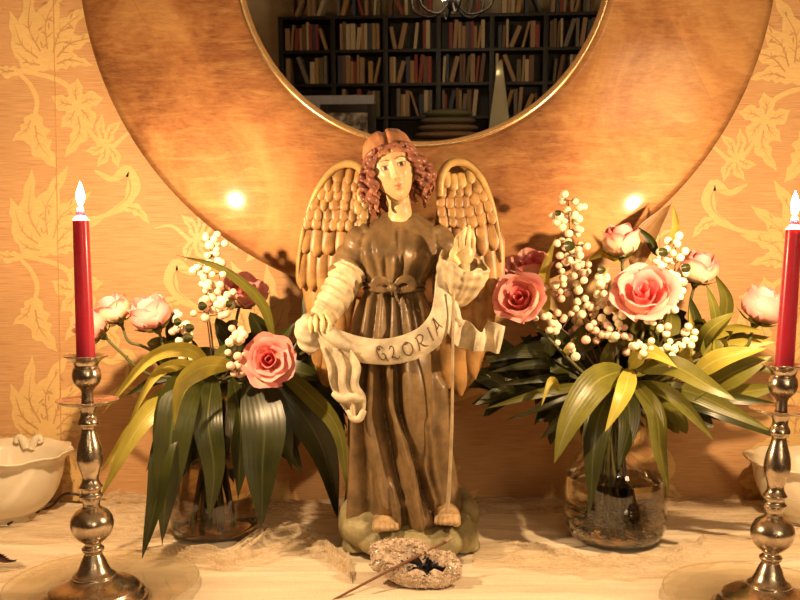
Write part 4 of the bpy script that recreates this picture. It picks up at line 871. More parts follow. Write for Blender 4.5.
# ---- head: one shaped surface, features in relief and painted
def head_mesh():
    nu, nv = 150, 120; V = []; Cc = []
    rx, ry, rz = 21.5, 25.0, 33.0
    sk = np.array([.76, .52, .27])
    for j in range(nv + 1):
        phi = PI * j / nv
        for i in range(nu):
            th = 2 * PI * i / nu; x = math.sin(phi) * math.cos(th); y = math.sin(phi) * math.sin(th); z = math.cos(phi)      # y<0 looks to the room
            fr = max(0.0, -y); g = lambda cx, cz, sx, sz: math.exp(-((x - cx) / sx) ** 2 - ((z - cz) / sz) ** 2) * (1 if y < 0 else 0)
            k = 1 - .34 * max(0, -z) ** 1.4 * (1 if z < 0 else 0); X = x * k; Y = y * (1 - .12 * max(0, -z)); Z = z
            if y < 0: Y = -(abs(y) ** .82) * (1 - .1 * max(0, -z))
            d = 0.0
            ax_ = abs(x)
            nose = max(0, 1 - ((z + .10) / .28) ** 2) if z > -.10 else max(0, 1 - ((z + .10) / .24) ** 4)
            d += .13 * math.exp(-(x / .12) ** 2) * math.exp(-((z - .02) / .26) ** 2) * (1 if y < 0 else 0)
            d += .20 * g(0, -.25, .13, .11) + .07 * g(.14, -.28, .08, .07) + .07 * g(-.14, -.28, .08, .07)
            d -= .10 * g(.38, .08, .20, .13) + .10 * g(-.38, .08, .20, .13)
            d += .055 * g(.37, .07, .15, .075) + .055 * g(-.37, .07, .15, .075)
            d += .05 * g(.36, .25, .26, .07) + .05 * g(-.36, .25, .26, .07)
            d += .05 * g(.5, -.22, .22, .2) + .05 * g(-.5, -.22, .22, .2)
            d += .085 * g(0, -.475, .19, .045) + .10 * g(0, -.565, .16, .05) - .06 * g(0, -.52, .2, .018) - .05 * g(0, -.66, .16, .05) + .10 * g(0, -.82, .22, .13)
            Y -= d
            V.append((X * rx, Y * ry, Z * rz)); c_ = sk.copy()
            if y < 0:
                ex = (ax_ - .37) / .17; ez = (z - .07) / .062
                ins = ex * ex + ez * ez
                if ins < 1.0: c_ = np.array([.72, .62, .45])
                if ins < 1.0 and ((ax_ - .37) / .085) ** 2 + ((z - .065) / .075) ** 2 < 1: c_ = np.array([.05, .025, .015])
                if 1.0 <= ins < 1.7: c_ = np.array([.16, .07, .035]) if z > .07 else np.array([.42, .22, .1])
                br_ = abs(z - (.235 + .05 * (1 - ((ax_ - .36) / .24) ** 2))) 
                if br_ < .022 and .12 < ax_ < .62: c_ = np.array([.26, .11, .05])
                lip = g(0, -.475, .2, .04) + g(0, -.565, .16, .045)
                c_ = c_ * (1 - min(1, lip * 1.2)) + np.array([.66, .22, .13]) * min(1, lip * 1.2)
                if abs(z + .52) < .012 and ax_ < .19: c_ = np.array([.25, .06, .04])
                ck = g(.55, -.2, .2, .17) + g(-.55, -.2, .2, .17); c_ = c_ * (1 - .3 * ck) + np.array([.78, .36, .2]) * .3 * ck
                if g(.085, -.31, .035, .025) + g(-.085, -.31, .035, .025) > .5: c_ = np.array([.25, .1, .05])
            Cc.append(c_)
    F = [q[::-1] for q in grid_faces(nv + 1, nu, wrap_v=True)]
    return np.array(V), F, np.array(Cc)
hv, hf, hc_ = head_mesh()
ROLL = math.radians(-15); HY = math.radians(3)
Rh = rotm(0, 0, HY); Rr = rotm(math.radians(5), ROLL, 0); HR = Rr @ Rh; HC = A(392.5, 169, 14)
hw = (hv * PXA) @ HR.T + HC
def HL(x, y, z): return HR @ (np.array([x, y, z], float) * PXA) + HC
mk('head', (hw, [q[::-1] for q in hf]), M['face'], ang, col=hc_)
neck = tube(spl([HL(-1, 6, -20), A(400, 210, 6), A(399, 222, 1)], 16), [11.5 * PXA, 10.8 * PXA, 12 * PXA, 16 * PXA], 30, up=(0, 1, 0)); mk('neck', neck, M['skin'], ang)
# ears peep through the curls
mk('ear', fuse(merge(ellipsoid(HL(20, 2, 0), (2.2 * PXA, 4 * PXA, 6 * PXA), 16, 12)), .0007, 1), M['skin'], ang)
# hair: smooth parted cap, rolled band, then carved curls down both sides
def cap_mesh():
    nu, nv = 120, 60; V = []
    for j in range(nv + 1):
        phi = PI * .62 * j / nv
        for i in range(nu):
            th = 2 * PI * i / nu; x = math.sin(phi) * math.cos(th); y = math.sin(phi) * math.sin(th); z = math.cos(phi); s = 1.0
            s -= .10 * math.exp(-(x / .07) ** 2) * (1 if y < .3 else .3)
            s += .005 * math.sin(20 * math.atan2(abs(x) + .05, z + .3) + 3 * y)
            x_ = math.copysign(abs(x) ** .8, x); V.append((x_ * 25.5 * s, y * 28 * s + 2.5, math.copysign(abs(z) ** .8, z) * 32 * s + 7))
    keep = np.array(V); F = []
    for q in grid_faces(nv + 1, nu, wrap_v=True):
        c_ = keep[list(q)].mean(0)
        if c_[1] < 0 and c_[2] < 15 - 2.0 * abs(c_[0]) / 25: continue
        F.append(q)
    return keep, F
cvx, cf = cap_mesh(); cw = np.array([HL(*p) for p in cvx]); mk('hair_cap', eval_mods((cw, cf), [('SOLIDIFY', dict(thickness=-.0012, offset=0))]), M['hair_cap'], ang)
band_pts = [HL(*p) for p in [(-25, 10, 2), (-24, -5, 12), (-19, -15, 18), (-8, -21.5, 22), (0, -22.5, 21), (8, -21.5, 22), (19, -15, 18), (24, -5, 12), (25, 10, 2)]]
mk('hair_roll', merge(tube(spl(band_pts, 50), [3.2 * PXA, 3.4 * PXA, 2.4 * PXA, 3.4 * PXA, 3.2 * PXA], 12)), M['hair'], ang)
q = random.Random(9); locks = []
def lock(p0, p1, r0, turns, amp, bulge):
    n = 42; a = np.array(p0, float); b = np.array(p1, float); t = np.linspace(0, 1, n)[:, None]; ctr = a + (b - a) * t; ctr[:, 0] += bulge * np.sin(PI * t[:, 0]); ph = q.uniform(0, 6)
    env = np.sin(PI * np.clip(t[:, 0] * .9 + .08, 0, 1)) ** .5
    ctr[:, 0] += amp * env * np.cos(turns * 2 * PI * t[:, 0] + ph); ctr[:, 1] += amp * env * np.sin(turns * 2 * PI * t[:, 0] + ph)
    pts = [HL(*p) for p in ctr]; locks.append(tube(pts, (r0 * PXA * np.interp(t[:, 0], [0, .15, .7, 1], [.7, 1, .95, .35])), 10, flat=.8))
for s in (-1, 1):
    zb = -34 if s < 0 else -34
    for (x0, y0, z0, x1, y1, z1) in [(20, -17, 15, 21, -13, -24), (23, -11, 13, 25, -10, -30), (25, -4, 11, 30, -5, -30), (26, 3, 9, 31, 2, -34), (26, 10, 6, 29, 9, -38), (21, 17, 4, 24, 13, -42), (17, -20, 17, 24, -17, -12), (25, -9, 6, 33, -8, -16), (26, 0, 2, 35, 0, -24), (22, -14, 0, 24, -13, -36)]:
        lock((s * x0, y0, z0), (s * x1, y1, z1 + q.uniform(-3, 3)), q.uniform(3.0, 3.8), q.uniform(2.2, 3.0), q.uniform(2.2, 3.2), s * q.uniform(2, 5))
for s in (-1, 1):
    for (x0, z0, x1, z1) in [(2, 20, 12, 21), (6, 23, 20, 14), (10, 18, 22, 8), (13, 22, 24, 12)]: lock((s * x0, -24, z0), (s * x1, -17, z1), q.uniform(2.2, 2.8), 1.6, 1.3, 0)
for x in np.linspace(-20, 20, 7): lock((x, 24, 6), (x * 1.2, 20, -42 + q.uniform(-4, 4)), 4.2, 2.4, 2.4, 0)
mk('curls', merge(*locks), M['hair'], ang)

# ---- wings: shaped pads with carved feathers, each feather its own piece
def feather_vf(b, t, wpx, bend=0.0, rise=1.5, nt=12):
    a = A(*b); e = A(*t); m = (a + e) / 2 + np.array([bend * PXA, -.6 * PXA, 0]); c = spl([a, m, e], nt); tt = np.linspace(0, 1, nt); tg = np.gradient(c, axis=0); tg /= np.linalg.norm(tg, axis=1)[:, None]
    w_ = (np.clip(np.minimum(tt * 5 + .55, 1), 0, 1) * np.sqrt(np.clip(1 - (np.clip(tt - .72, 0, 1) / .285) ** 2.2, 0.02, 1))) * wpx / 2 * PXA; V = []; cs = [-1, -.72, -.3, 0, .3, .72, 1]; hs = [-.9, .35, .78, 1.0, .78, .35, -.9]
    for i in range(nt):
        vd = np.array([0, -1.0, 0]); sd = np.cross(tg[i], vd); sd /= np.linalg.norm(sd)
        for u, h in zip(cs, hs): V.append(c[i] + sd * u * w_[i] + vd * PXA * rise * h * (.6 + .4 * (1 - tt[i])))
    nV = len(V); V += [c[0] + np.array([0, 1.5 * PXA, 0]), c[-1] + np.array([0, 1.5 * PXA, 0])]
    return np.array(V), grid_faces(nt, 7)
def wing_pad(outline, d0, thick, cx, cy):
    o = spl(outline + outline[:1], 90)[:-1]; n = len(o); V = []
    for rr, dd in ((0.02, 1.0), (.4, .95), (.75, .7), (.93, .35), (1.0, 0.0)):
        for x, y in o: V.append(A(cx + (x - cx) * rr, cy + (y - cy) * rr, d0 + thick * dd))
    for rr in (.9, .02):
        for x, y in o: V.append(A(cx + (x - cx) * rr, cy + (y - cy) * rr, d0 - 5))
    F = grid_faces(7, n, wrap_v=True); F.append(tuple(range(n))[::-1]); F.append(tuple(6 * n + i for i in range(n)))
    return np.array(V), F
def wing(side, outline, ctr, edge, covs, d0):
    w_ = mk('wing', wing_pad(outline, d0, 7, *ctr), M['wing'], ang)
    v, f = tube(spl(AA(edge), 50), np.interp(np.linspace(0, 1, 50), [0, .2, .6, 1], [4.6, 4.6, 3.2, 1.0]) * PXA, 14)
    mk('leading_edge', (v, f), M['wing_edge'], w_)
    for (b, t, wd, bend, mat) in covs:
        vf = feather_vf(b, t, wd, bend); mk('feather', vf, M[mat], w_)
    return w_
q = random.Random(31)
def rowf(line_b, line_t, n, wd, mat, bend=0.0, jit=1.3):
    B = spl(line_b, n) if n > 1 else np.array([line_b[0]]); Tt = spl(line_t, n) if n > 1 else np.array([line_t[0]]); return [(tuple(b + [q.uniform(-jit, jit), q.uniform(-jit, jit), 0]), tuple(t + [q.uniform(-jit, jit), q.uniform(-jit, jit), 0]), wd * q.uniform(.86, 1.2), bend + q.uniform(-1.2, 1.2), mat) for b, t in zip(B, Tt)]
# right-hand wing of the picture
ov = [(438, 200), (440, 172), (449, 160), (465, 159), (480, 170), (492, 194), (500, 226), (503, 262), (500, 296), (495, 318), (486, 350), (476, 378), (462, 392), (450, 392), (440, 372), (434, 320), (432, 250)]
cv = []
cv += rowf([(444, 300, -10), (456, 300, -10), (470, 290, -10), (484, 280, -10)], [(449, 388, -8), (462, 395, -8), (475, 378, -8), (488, 345, -8)], 4, 15, 'wing')
cv += rowf([(478, 240, -8), (490, 238, -9), (497, 232, -10)], [(478, 330, -6), (489, 330, -7), (498, 312, -8)], 3, 13, 'wing', 1)
cv += rowf([(447, 245, -6), (462, 245, -6), (476, 240, -7), (488, 232, -8)], [(450, 300, -3), (465, 308, -3), (479, 302, -4), (492, 296, -5)], 4, 14, 'wing', 1)
cv += rowf([(445, 222, -3), (456, 224, -3), (468, 222, -4), (480, 216, -5), (490, 210, -6)], [(444, 258, 0), (457, 264, 0), (471, 262, -1), (484, 256, -2), (496, 250, -3)], 5, 11.5, 'wing')
for k, (y, x0, x1, n) in enumerate([(212, 444, 490, 6), (202, 443, 486, 6), (192, 442, 481, 6), (182, 443, 475, 5), (173, 446, 467, 4)]):
    cv += rowf([(x0, y, 0 + k * .8), ((x0 + x1) / 2, y + 1, 0 + k * .8), (x1, y - 5, -2 + k * .8)], [(x0, y + 16, 2.0 + k * .8), ((x0 + x1) / 2 + 1, y + 17, 2.0 + k * .8), (x1 + 3, y + 11, 0 + k * .8)], n, 9.6, 'wing' if k < 4 else 'wing_edge')
wing('r', ov, (468, 250), [(440, 196, 2), (441, 178, 4), (449, 164, 5), (464, 163, 4), (479, 175, 2), (490, 197, 0), (498, 228, -3), (502, 262, -6)], cv, -14)
# left-hand wing of the picture
ov = [(372, 210), (370, 178), (360, 163), (347, 160), (332, 168), (317, 188), (305, 216), (299, 248), (297, 278), (302, 290), (308, 320), (312, 350), (318, 378), (328, 386), (340, 370), (350, 330), (362, 270)]
cv = []
cv += rowf([(318, 285, -10), (330, 290, -10), (342, 295, -10)], [(318, 368, -8), (327, 386, -8), (338, 380, -8)], 3, 13, 'wing')
cv += rowf([(303, 240, -8), (313, 244, -8), (324, 246, -8), (336, 248, -8)], [(302, 288, -6), (312, 292, -6), (324, 293, -6), (336, 292, -6)], 4, 12.5, 'wing', -1)
cv += rowf([(307, 218, -6), (318, 222, -6), (330, 224, -5), (343, 226, -5), (355, 226, -4)], [(303, 252, -4), (315, 256, -3), (328, 256, -3), (342, 256, -3), (354, 254, -3)], 5, 12, 'wing')
for k, (y, x0, x1, n) in enumerate([(216, 308, 360, 7), (206, 311, 361, 7), (196, 316, 363, 6), (186, 322, 365, 6), (177, 330, 364, 5), (169, 340, 360, 3)]):
    cv += rowf([(x0, y - 2, -2 + k * .8), ((x0 + x1) / 2, y, -1 + k * .8), (x1, y, 0 + k * .8)], [(x0 - 3, y + 14, 0 + k * .8), ((x0 + x1) / 2 - 1, y + 16, 1 + k * .8), (x1, y + 16, 2 + k * .8)], n, 9.4, 'wing')
for yy, xx in ((182, 367), (194, 365), (206, 363), (218, 362), (174, 362), (188, 361), (200, 358)): cv.append(((xx, yy, 5), (xx + 1, yy + 15, 7), 9.5, 0, 'wing_edge'))
wing('l', ov, (335, 240), [(370, 196, 2), (367, 178, 5), (358, 166, 6), (345, 164, 5), (331, 172, 3), (317, 191, 1), (306, 218, -2), (300, 248, -4), (298, 278, -6)], cv, -14)
# ================================================================== vases
def bottle_vase(px, pyb, prof_px, Y, label, wl):
    c = P(px, 500, Y); s = Y / FPX; zb = TABLE_Z + .004; o = np.array([c[0], Y, zb])
    th = thing('glass_vase', o, label, 'vase')
    pr = smoothprof(np.array(prof_px) * s, 5)
    mk('vase_wall', (lambda v, f: (v + o, f))(*lathe(pr, 72, caps=True)), M['glass'], th)
    rim = pr[-1]; mk('vase_rim', tube([(o[0] + rim[0] * math.cos(a), o[1] + rim[0] * math.sin(a), o[2] + rim[1]) for a in np.linspace(0, 2 * PI, 65)], .0013, 8, cap=False), M['glass'], th)
    z = wl * s; wp = [(max(0, r - .002), max(h, .004)) for r, h in pr if h < z]; rw = np.interp(z, pr[:, 1], pr[:, 0]) - .002
    v, f = lathe(wp + [(rw, z - .0004), (rw * .97, z), (0, z - .001)], 64); mk('water', (v + o, f), M['water'], th)
    return o, s
VR, sR = bottle_vase(615, 552, [(0, 0), (38, 0), (46, 4), (50.5, 14), (51, 30), (50.5, 52), (49, 66), (45, 78), (38, 90), (33.5, 102), (31.5, 114), (31, 128), (32, 134)], 1.312, 'clear glass bottle-shaped vase half full of water, right of the angel', 62)
VL, sL = bottle_vase(215, 545, [(0, 0), (36, 0), (43, 4), (46, 14), (44, 44), (38, 84), (36, 104), (39, 130), (42, 142)], 1.345, 'clear glass vase left of the angel, mostly hidden behind hanging leaves', 70)
# pale rootlets in the right vase
r = random.Random(11); g = []
for k in range(70):
    a = r.uniform(0, 2 * PI); R = r.uniform(.2, .88) * .072; p = VR + [R * math.cos(a), R * math.sin(a), r.uniform(.01, .05)]
    a2 = a + r.uniform(1.5, 4.5); R2 = r.uniform(.3, .88) * .070; q = VR + [R2 * math.cos(a2), R2 * math.sin(a2), r.uniform(.006, .055)]
    m = (p + q) / 2 + np.array([r.uniform(-.02, .02), r.uniform(-.02, .02), r.uniform(-.010, .012)]); m[2] = max(m[2], VR[2] + .006)
    g.append(tube(spl([p, m, q], 8), .0005, 4, cap=False))
rt = mk('willow_rootlets', merge(*g), M['root'], None); tag(rt, 'tangle of pale thread-like rootlets lying in the water of the right vase', 'roots', kind='stuff')

# ================================================================== leaves, sprigs, roses
def leafvf(base, ctrl, tip, wid, roll=0.0, fold=0.22, nt=15, shape='lance', curl=0.0):
    """a blade along the three points, its face turned to the room; wid in metres"""
    pts = [np.array(base, float)] + [np.array(c, float) for c in ctrl] + [np.array(tip, float)]
    c = spl(pts, nt); t = np.linspace(0, 1, nt); tg = np.gradient(c, axis=0); tg /= np.linalg.norm(tg, axis=1)[:, None] + 1e-9
    if shape == 'lance': w_ = np.sin(PI * t ** .80) ** .85 * (1 - .25 * t) + .05 * (1 - t)
    elif shape == 'round': w_ = np.sin(PI * t ** .9) ** .6 + .03
    else: w_ = np.sin(PI * (t * .93 + .05)) ** .5
    V, UV = [], []; cs = np.array([-1, -.5, 0, .5, 1])
    for i in range(nt):
        view = CAM - c[i]; view /= np.linalg.norm(view); side = np.cross(tg[i], view)
        if np.linalg.norm(side) < .05: side = np.array([1.0, 0, 0])
        side /= np.linalg.norm(side); nr = np.cross(side, tg[i]); a = roll + curl * t[i]
        S = side * math.cos(a) + nr * math.sin(a); Nn = -side * math.sin(a) + nr * math.cos(a)
        for u in cs:
            V.append(c[i] + S * u * w_[i] * wid / 2 + Nn * (fold * abs(u) ** 1.3 * w_[i] * wid / 2 + .03 * wid * math.sin(7 * t[i] + 2 * u)))
            UV.append((u * .5 + .5, t[i]))
    return (np.array(V), grid_faces(nt, 5)), np.array(UV)
LM = {'d': 'leaf_dark', 'm': 'leaf_mid', 'l': 'leaf_light', 'b': 'leaf_brown'}
def spray(vase, s, mouth_px, mouth_Y, name, label, cat, group, leaves, stem_to):
    """one leafy stem: a stem out of the vase and its blades (px, px, Y)"""
    th = thing(name, vase, label, cat, group)
    rr = random.Random(hash(label) % 1000 if False else len(label) * 7)
    foot = vase + [rr.uniform(-.03, .03), rr.uniform(-.03, .03), .008]
    mouth = P(mouth_px[0], mouth_px[1], mouth_Y)
    st = [foot, mouth] + [P(*q) for q in stem_to]
    mk('stem', tube(spl(st, 22), [.0028, .0022, .0016], 8), M['stem'], th)
    for L in leaves:
        b, cs, t, wpx, col = L[:5]; roll = L[5] if len(L) > 5 else rr.uniform(-.3, .3); shp = L[6] if len(L) > 6 else 'lance'
        wid = wpx * (b[2] + t[2]) / 2 / FPX
        vf, uv = leafvf(P(*b), [P(*q) for q in cs], P(*t), wid, roll, shape=shp, curl=rr.uniform(-.3, .3))
        mk('leaf', vf, M[LM[col]], th, uv=uv)
    return th
ML, MRt = (215, 392), (613, 415)
G1, G2 = 'leafy stems in the left vase', 'leafy stems in the right vase'
# ---- left vase
spray(VL, sL, ML, 1.345, 'leafy_stem', 'leafy stem with big dark blades hanging straight down over the left vase', 'foliage', G1, [
    ((206, 368, 1.30), [(178, 400, 1.22), (168, 470, 1.20)], (162, 545, 1.20), 44, 'd', .2),
    ((190, 395, 1.28), [(166, 440, 1.21), (156, 500, 1.19)], (142, 559, 1.185), 26, 'd', -.3),
    ((214, 372, 1.30), [(208, 420, 1.23), (214, 470, 1.22)], (209, 520, 1.22), 30, 'd', .1),
    ((250, 372, 1.30), [(264, 420, 1.24), (262, 470, 1.22)], (262, 526, 1.215), 48, 'd', -.1),
    ((232, 376, 1.30), [(240, 420, 1.25), (240, 460, 1.24)], (238, 500, 1.24), 28, 'd', .4)], [(220, 370, 1.31)])
spray(VL, sL, ML, 1.345, 'leafy_stem', 'leafy stem with yellow-green blades arching left behind the left candlestick', 'foliage', G1, [
    ((212, 372, 1.29), [(190, 350, 1.24), (150, 358, 1.20)], (103, 413, 1.18), 17, 'l', .5),
    ((206, 380, 1.29), [(185, 365, 1.25), (155, 375, 1.21)], (127, 428, 1.19), 14, 'l', .3),
    ((204, 384, 1.29), [(178, 392, 1.24), (140, 425, 1.19)], (99, 500, 1.17), 27, 'l', -.2),
    ((236, 366, 1.28), [(206, 366, 1.22), (180, 385, 1.19)], (174, 430, 1.18), 25, 'l', .45),
    ((160, 410, 1.27), [(135, 428, 1.23)], (101, 472, 1.20), 19, 'l', .2)], [(212, 380, 1.30)])
spray(VL, sL, ML, 1.345, 'leafy_stem', 'leafy stem with thin near-black blades between the yellow ones, left vase', 'foliage', G1, [
    ((196, 388, 1.33), [(170, 420, 1.30)], (146, 472, 1.28), 15, 'd'), ((182, 408, 1.33), [(166, 440, 1.30)], (161, 480, 1.28), 15, 'd'),
    ((192, 372, 1.34), [(160, 378, 1.33)], (125, 396, 1.32), 13, 'd'), ((182, 395, 1.33), [(150, 408, 1.31)], (118, 442, 1.29), 14, 'd'), ((206, 392, 1.33), [(190, 430, 1.30)], (188, 475, 1.28), 16, 'd')], [(205, 385, 1.33)])
spray(VL, sL, ML, 1.345, 'leafy_stem', 'leafy stem with one long narrow dark blade pointing to the upper left, left vase', 'foliage', G1, [
    ((275, 345, 1.32), [(262, 302, 1.30), (222, 268, 1.28)], (176, 255, 1.27), 15, 'm', .7), ((252, 372, 1.33), [(270, 350, 1.31)], (296, 322, 1.30), 20, 'd'),
    ((240, 372, 1.34), [(232, 345, 1.33)], (216, 318, 1.32), 22, 'd', 0, 'round'), ((256, 360, 1.34), [(262, 335, 1.33)], (250, 312, 1.32), 20, 'd', 0, 'round')], [(258, 362, 1.33)])
spray(VL, sL, ML, 1.345, 'leafy_stem', 'leafy stem with dark blades reaching down right towards the angel, left vase', 'foliage', G1, [
    ((270, 362, 1.33), [(310, 395, 1.29), (338, 430, 1.27)], (347, 490, 1.26), 21, 'm', -.3), ((262, 370, 1.33), [(300, 410, 1.33), (325, 455, 1.34)], (338, 520, 1.35), 38, 'd'),
    ((262, 376, 1.33), [(280, 420, 1.30)], (292, 470, 1.30), 26, 'd'), ((270, 365, 1.34), [(300, 352, 1.33)], (304, 292, 1.34), 14, 'd', .3), ((268, 362, 1.34), [(300, 372, 1.32)], (330, 380, 1.33), 22, 'd'),
    ((274, 366, 1.35), [(302, 385, 1.37)], (322, 425, 1.38), 28, 'd')], [(262, 372, 1.34)])
rl = random.Random(21)
def filler(vase, s, ml, my, cx, cy, rx, ry, n, label, grp, angs, cols='ddm', ln=(34, 60), Y0=1.34, seed=1):
    q = random.Random(seed); L = []
    for k in range(n):
        a = math.radians(q.uniform(*angs)); bx = cx + q.uniform(-rx, rx); by = cy + q.uniform(-ry, ry); l = q.uniform(*ln); Y = Y0 + q.uniform(-.05, .03)
        e = (bx + l * math.cos(a), by - l * math.sin(a) * .8, Y + q.uniform(-.04, .02)); m = ((bx + e[0]) / 2 + q.uniform(-5, 5), (by + e[1]) / 2 - q.uniform(2, 9), Y)
        L.append(((bx, by, Y), [m], e, q.uniform(13, 24), q.choice(cols), q.uniform(-.8, .8), q.choice(['lance', 'round'])))
    spray(vase, s, ml, my, 'leafy_stem', label, 'foliage', grp, L, [(cx, cy, Y0)])
filler(VL, sL, ML, 1.345, 226, 376, 34, 20, 30, 'dense dark bushy stem filling the middle of the left bouquet', G1, (10, 170), 'ddddm', (26, 52), 1.36, 5)
filler(VL, sL, ML, 1.345, 180, 360, 22, 14, 8, 'small leafy stem behind the berries at the left of the left bouquet', G1, (40, 180), 'ddm', (22, 44), 1.36, 6)
filler(VL, sL, ML, 1.345, 280, 368, 20, 22, 16, 'dark leafy stem beside the open pink rose, next to the angel sleeve', G1, (-60, 60), 'dd', (24, 46), 1.37, 7)
# ---- right vase
spray(VR, sR, MRt, 1.325, 'leafy_stem', 'leafy stem with broad olive blades drooping over the neck of the right vase', 'foliage', G2, [
    ((624, 370, 1.28), [(596, 382, 1.21), (570, 420, 1.17)], (554, 464, 1.155), 34, 'm', .12), ((630, 368, 1.28), [(624, 392, 1.20)], (605, 432, 1.18), 20, 'l', -.1),
    ((612, 385, 1.29), [(596, 430, 1.22)], (590, 514, 1.205), 30, 'd', .2), ((630, 378, 1.28), [(655, 410, 1.22), (660, 450, 1.20)], (669, 494, 1.20), 21, 'm', -.3),
    ((622, 384, 1.29), [(630, 420, 1.24)], (618, 470, 1.22), 26, 'd')], [(624, 376, 1.29)])
spray(VR, sR, MRt, 1.325, 'leafy_stem', 'leafy stem with long olive blades spreading right towards the right candlestick', 'foliage', G2, [
    ((636, 370, 1.28), [(672, 366, 1.22), (706, 384, 1.18)], (738, 402, 1.16), 23, 'm', .25), ((634, 382, 1.28), [(668, 392, 1.22), (694, 416, 1.19)], (713, 440, 1.18), 16, 'm', -.2),
    ((628, 368, 1.28), [(648, 352, 1.24)], (678, 368, 1.21), 20, 'l', .3), ((650, 388, 1.28), [(690, 392, 1.24), (730, 410, 1.22)], (772, 432, 1.20), 20, 'm', .1), ((640, 392, 1.29), [(672, 404, 1.25)], (706, 392, 1.23), 18, 'm'),
    ((688, 398, 1.28), [(730, 398, 1.24)], (800, 410, 1.22), 13, 'd'), ((680, 404, 1.28), [(720, 412, 1.25)], (790, 442, 1.24), 20, 'd')], [(634, 374, 1.29)])
spray(VR, sR, MRt, 1.325, 'leafy_stem', 'leafy stem with yellow-green blades fanned behind the right candle', 'foliage', G2, [
    ((692, 376, 1.29), [(722, 358, 1.26)], (768, 348, 1.24), 22, 'l', .2), ((704, 388, 1.30), [(735, 372, 1.27)], (772, 356, 1.26), 30, 'm', -.2), ((700, 346, 1.30), [(712, 328, 1.27)], (737, 311, 1.26), 17, 'm', .3),
    ((706, 340, 1.30), [(735, 328, 1.28)], (765, 332, 1.26), 12, 'l'), ((690, 374, 1.29), [(684, 358, 1.26)], (690, 342, 1.25), 16, 'l', 0, 'round'), ((720, 362, 1.31), [(744, 362, 1.28)], (780, 374, 1.26), 18, 'm'),
    ((694, 345, 1.29), [(692, 328, 1.27)], (689, 307, 1.26), 6, 'l', .1), ((712, 396, 1.30), [(745, 392, 1.28)], (784, 386, 1.26), 20, 'm'), ((715, 350, 1.31), [(742, 344, 1.29)], (776, 342, 1.28), 14, 'l')], [(672, 380, 1.30), (692, 374, 1.30)])
spray(VR, sR, MRt, 1.325, 'leafy_stem', 'leafy stem with upright narrow blades behind the large berry cluster', 'foliage', G2, [
    ((722, 330, 1.33), [(727, 300, 1.32)], (714, 272, 1.32), 15, 'm', .2), ((717, 332, 1.32), [(714, 308, 1.31)], (706, 284, 1.31), 11, 'm', -.2), ((634, 270, 1.36), [(646, 236, 1.36)], (672, 203, 1.36), 26, 'b', .2),
    ((670, 246, 1.35), [(676, 226, 1.35)], (673, 203, 1.355), 9, 'l', .2), ((657, 256, 1.33), [(650, 240, 1.33)], (637, 226, 1.33), 10, 'd', .2), ((700, 345, 1.33), [(695, 320, 1.33)], (690, 296, 1.33), 16, 'd')], [(672, 340, 1.34), (660, 270, 1.36)])
spray(VR, sR, MRt, 1.325, 'leafy_stem', 'leafy stem with long thin dark blades stretching left behind the angel wing', 'foliage', G2, [
    ((596, 384, 1.33), [(545, 392, 1.30)], (484, 409, 1.28), 11, 'm', .2), ((592, 374, 1.34), [(545, 378, 1.32)], (496, 386, 1.31), 9, 'd'), ((585, 362, 1.34), [(530, 350, 1.33)], (478, 364, 1.32), 17, 'd', .3),
    ((590, 390, 1.33), [(555, 404, 1.30)], (506, 420, 1.30), 9, 'd'), ((560, 392, 1.30), [(551, 380, 1.27)], (541, 407, 1.25), 8, 'l', .3), ((588, 368, 1.34), [(540, 364, 1.33)], (490, 372, 1.33), 12, 'd'),
    ((582, 350, 1.35), [(545, 340, 1.35)], (505, 352, 1.35), 14, 'd'), ((596, 394, 1.32), [(560, 420, 1.29)], (540, 440, 1.30), 12, 'd')], [(600, 380, 1.33)])
spray(VR, sR, MRt, 1.325, 'leafy_stem', 'leafy stem with one pale upright blade beside the leftmost pink rose', 'foliage', G2, [
    ((547, 315, 1.33), [(544, 280, 1.32)], (556, 236, 1.32), 15, 'l', .3), ((622, 262, 1.34), [(606, 252, 1.33)], (586, 261, 1.33), 13, 'l', .3), ((600, 366, 1.31), [(618, 344, 1.29)], (640, 338, 1.28), 16, 'm', .2),
    ((580, 350, 1.32), [(560, 340, 1.31)], (552, 318, 1.31), 18, 'd', 0, 'round'), ((575, 360, 1.32), [(580, 335, 1.31)], (590, 322, 1.31), 13, 'm'), ((565, 358, 1.31), [(568, 348, 1.30)], (577, 336, 1.30), 8, 'l')], [(575, 362, 1.33), (552, 318, 1.33)])
filler(VR, sR, MRt, 1.325, 620, 376, 50, 22, 44, 'dense dark bushy stem filling the middle of the right bouquet', G2, (-20, 200), 'dddm', (26, 56), 1.36, 15)
filler(VR, sR, MRt, 1.325, 700, 366, 34, 20, 16, 'bushy olive stem low behind the right candle', G2, (-30, 100), 'mml', (28, 56), 1.34, 16)
filler(VR, sR, MRt, 1.325, 562, 368, 30, 18, 30, 'dark leafy stem at the left of the right bouquet near the wing', G2, (60, 220), 'ddd', (26, 54), 1.37, 17)
filler(VR, sR, MRt, 1.325, 662, 398, 34, 10, 12, 'drooping dark leafy stem under the long olive blades, right vase', G2, (-60, 10), 'ddm', (30, 52), 1.33, 18)

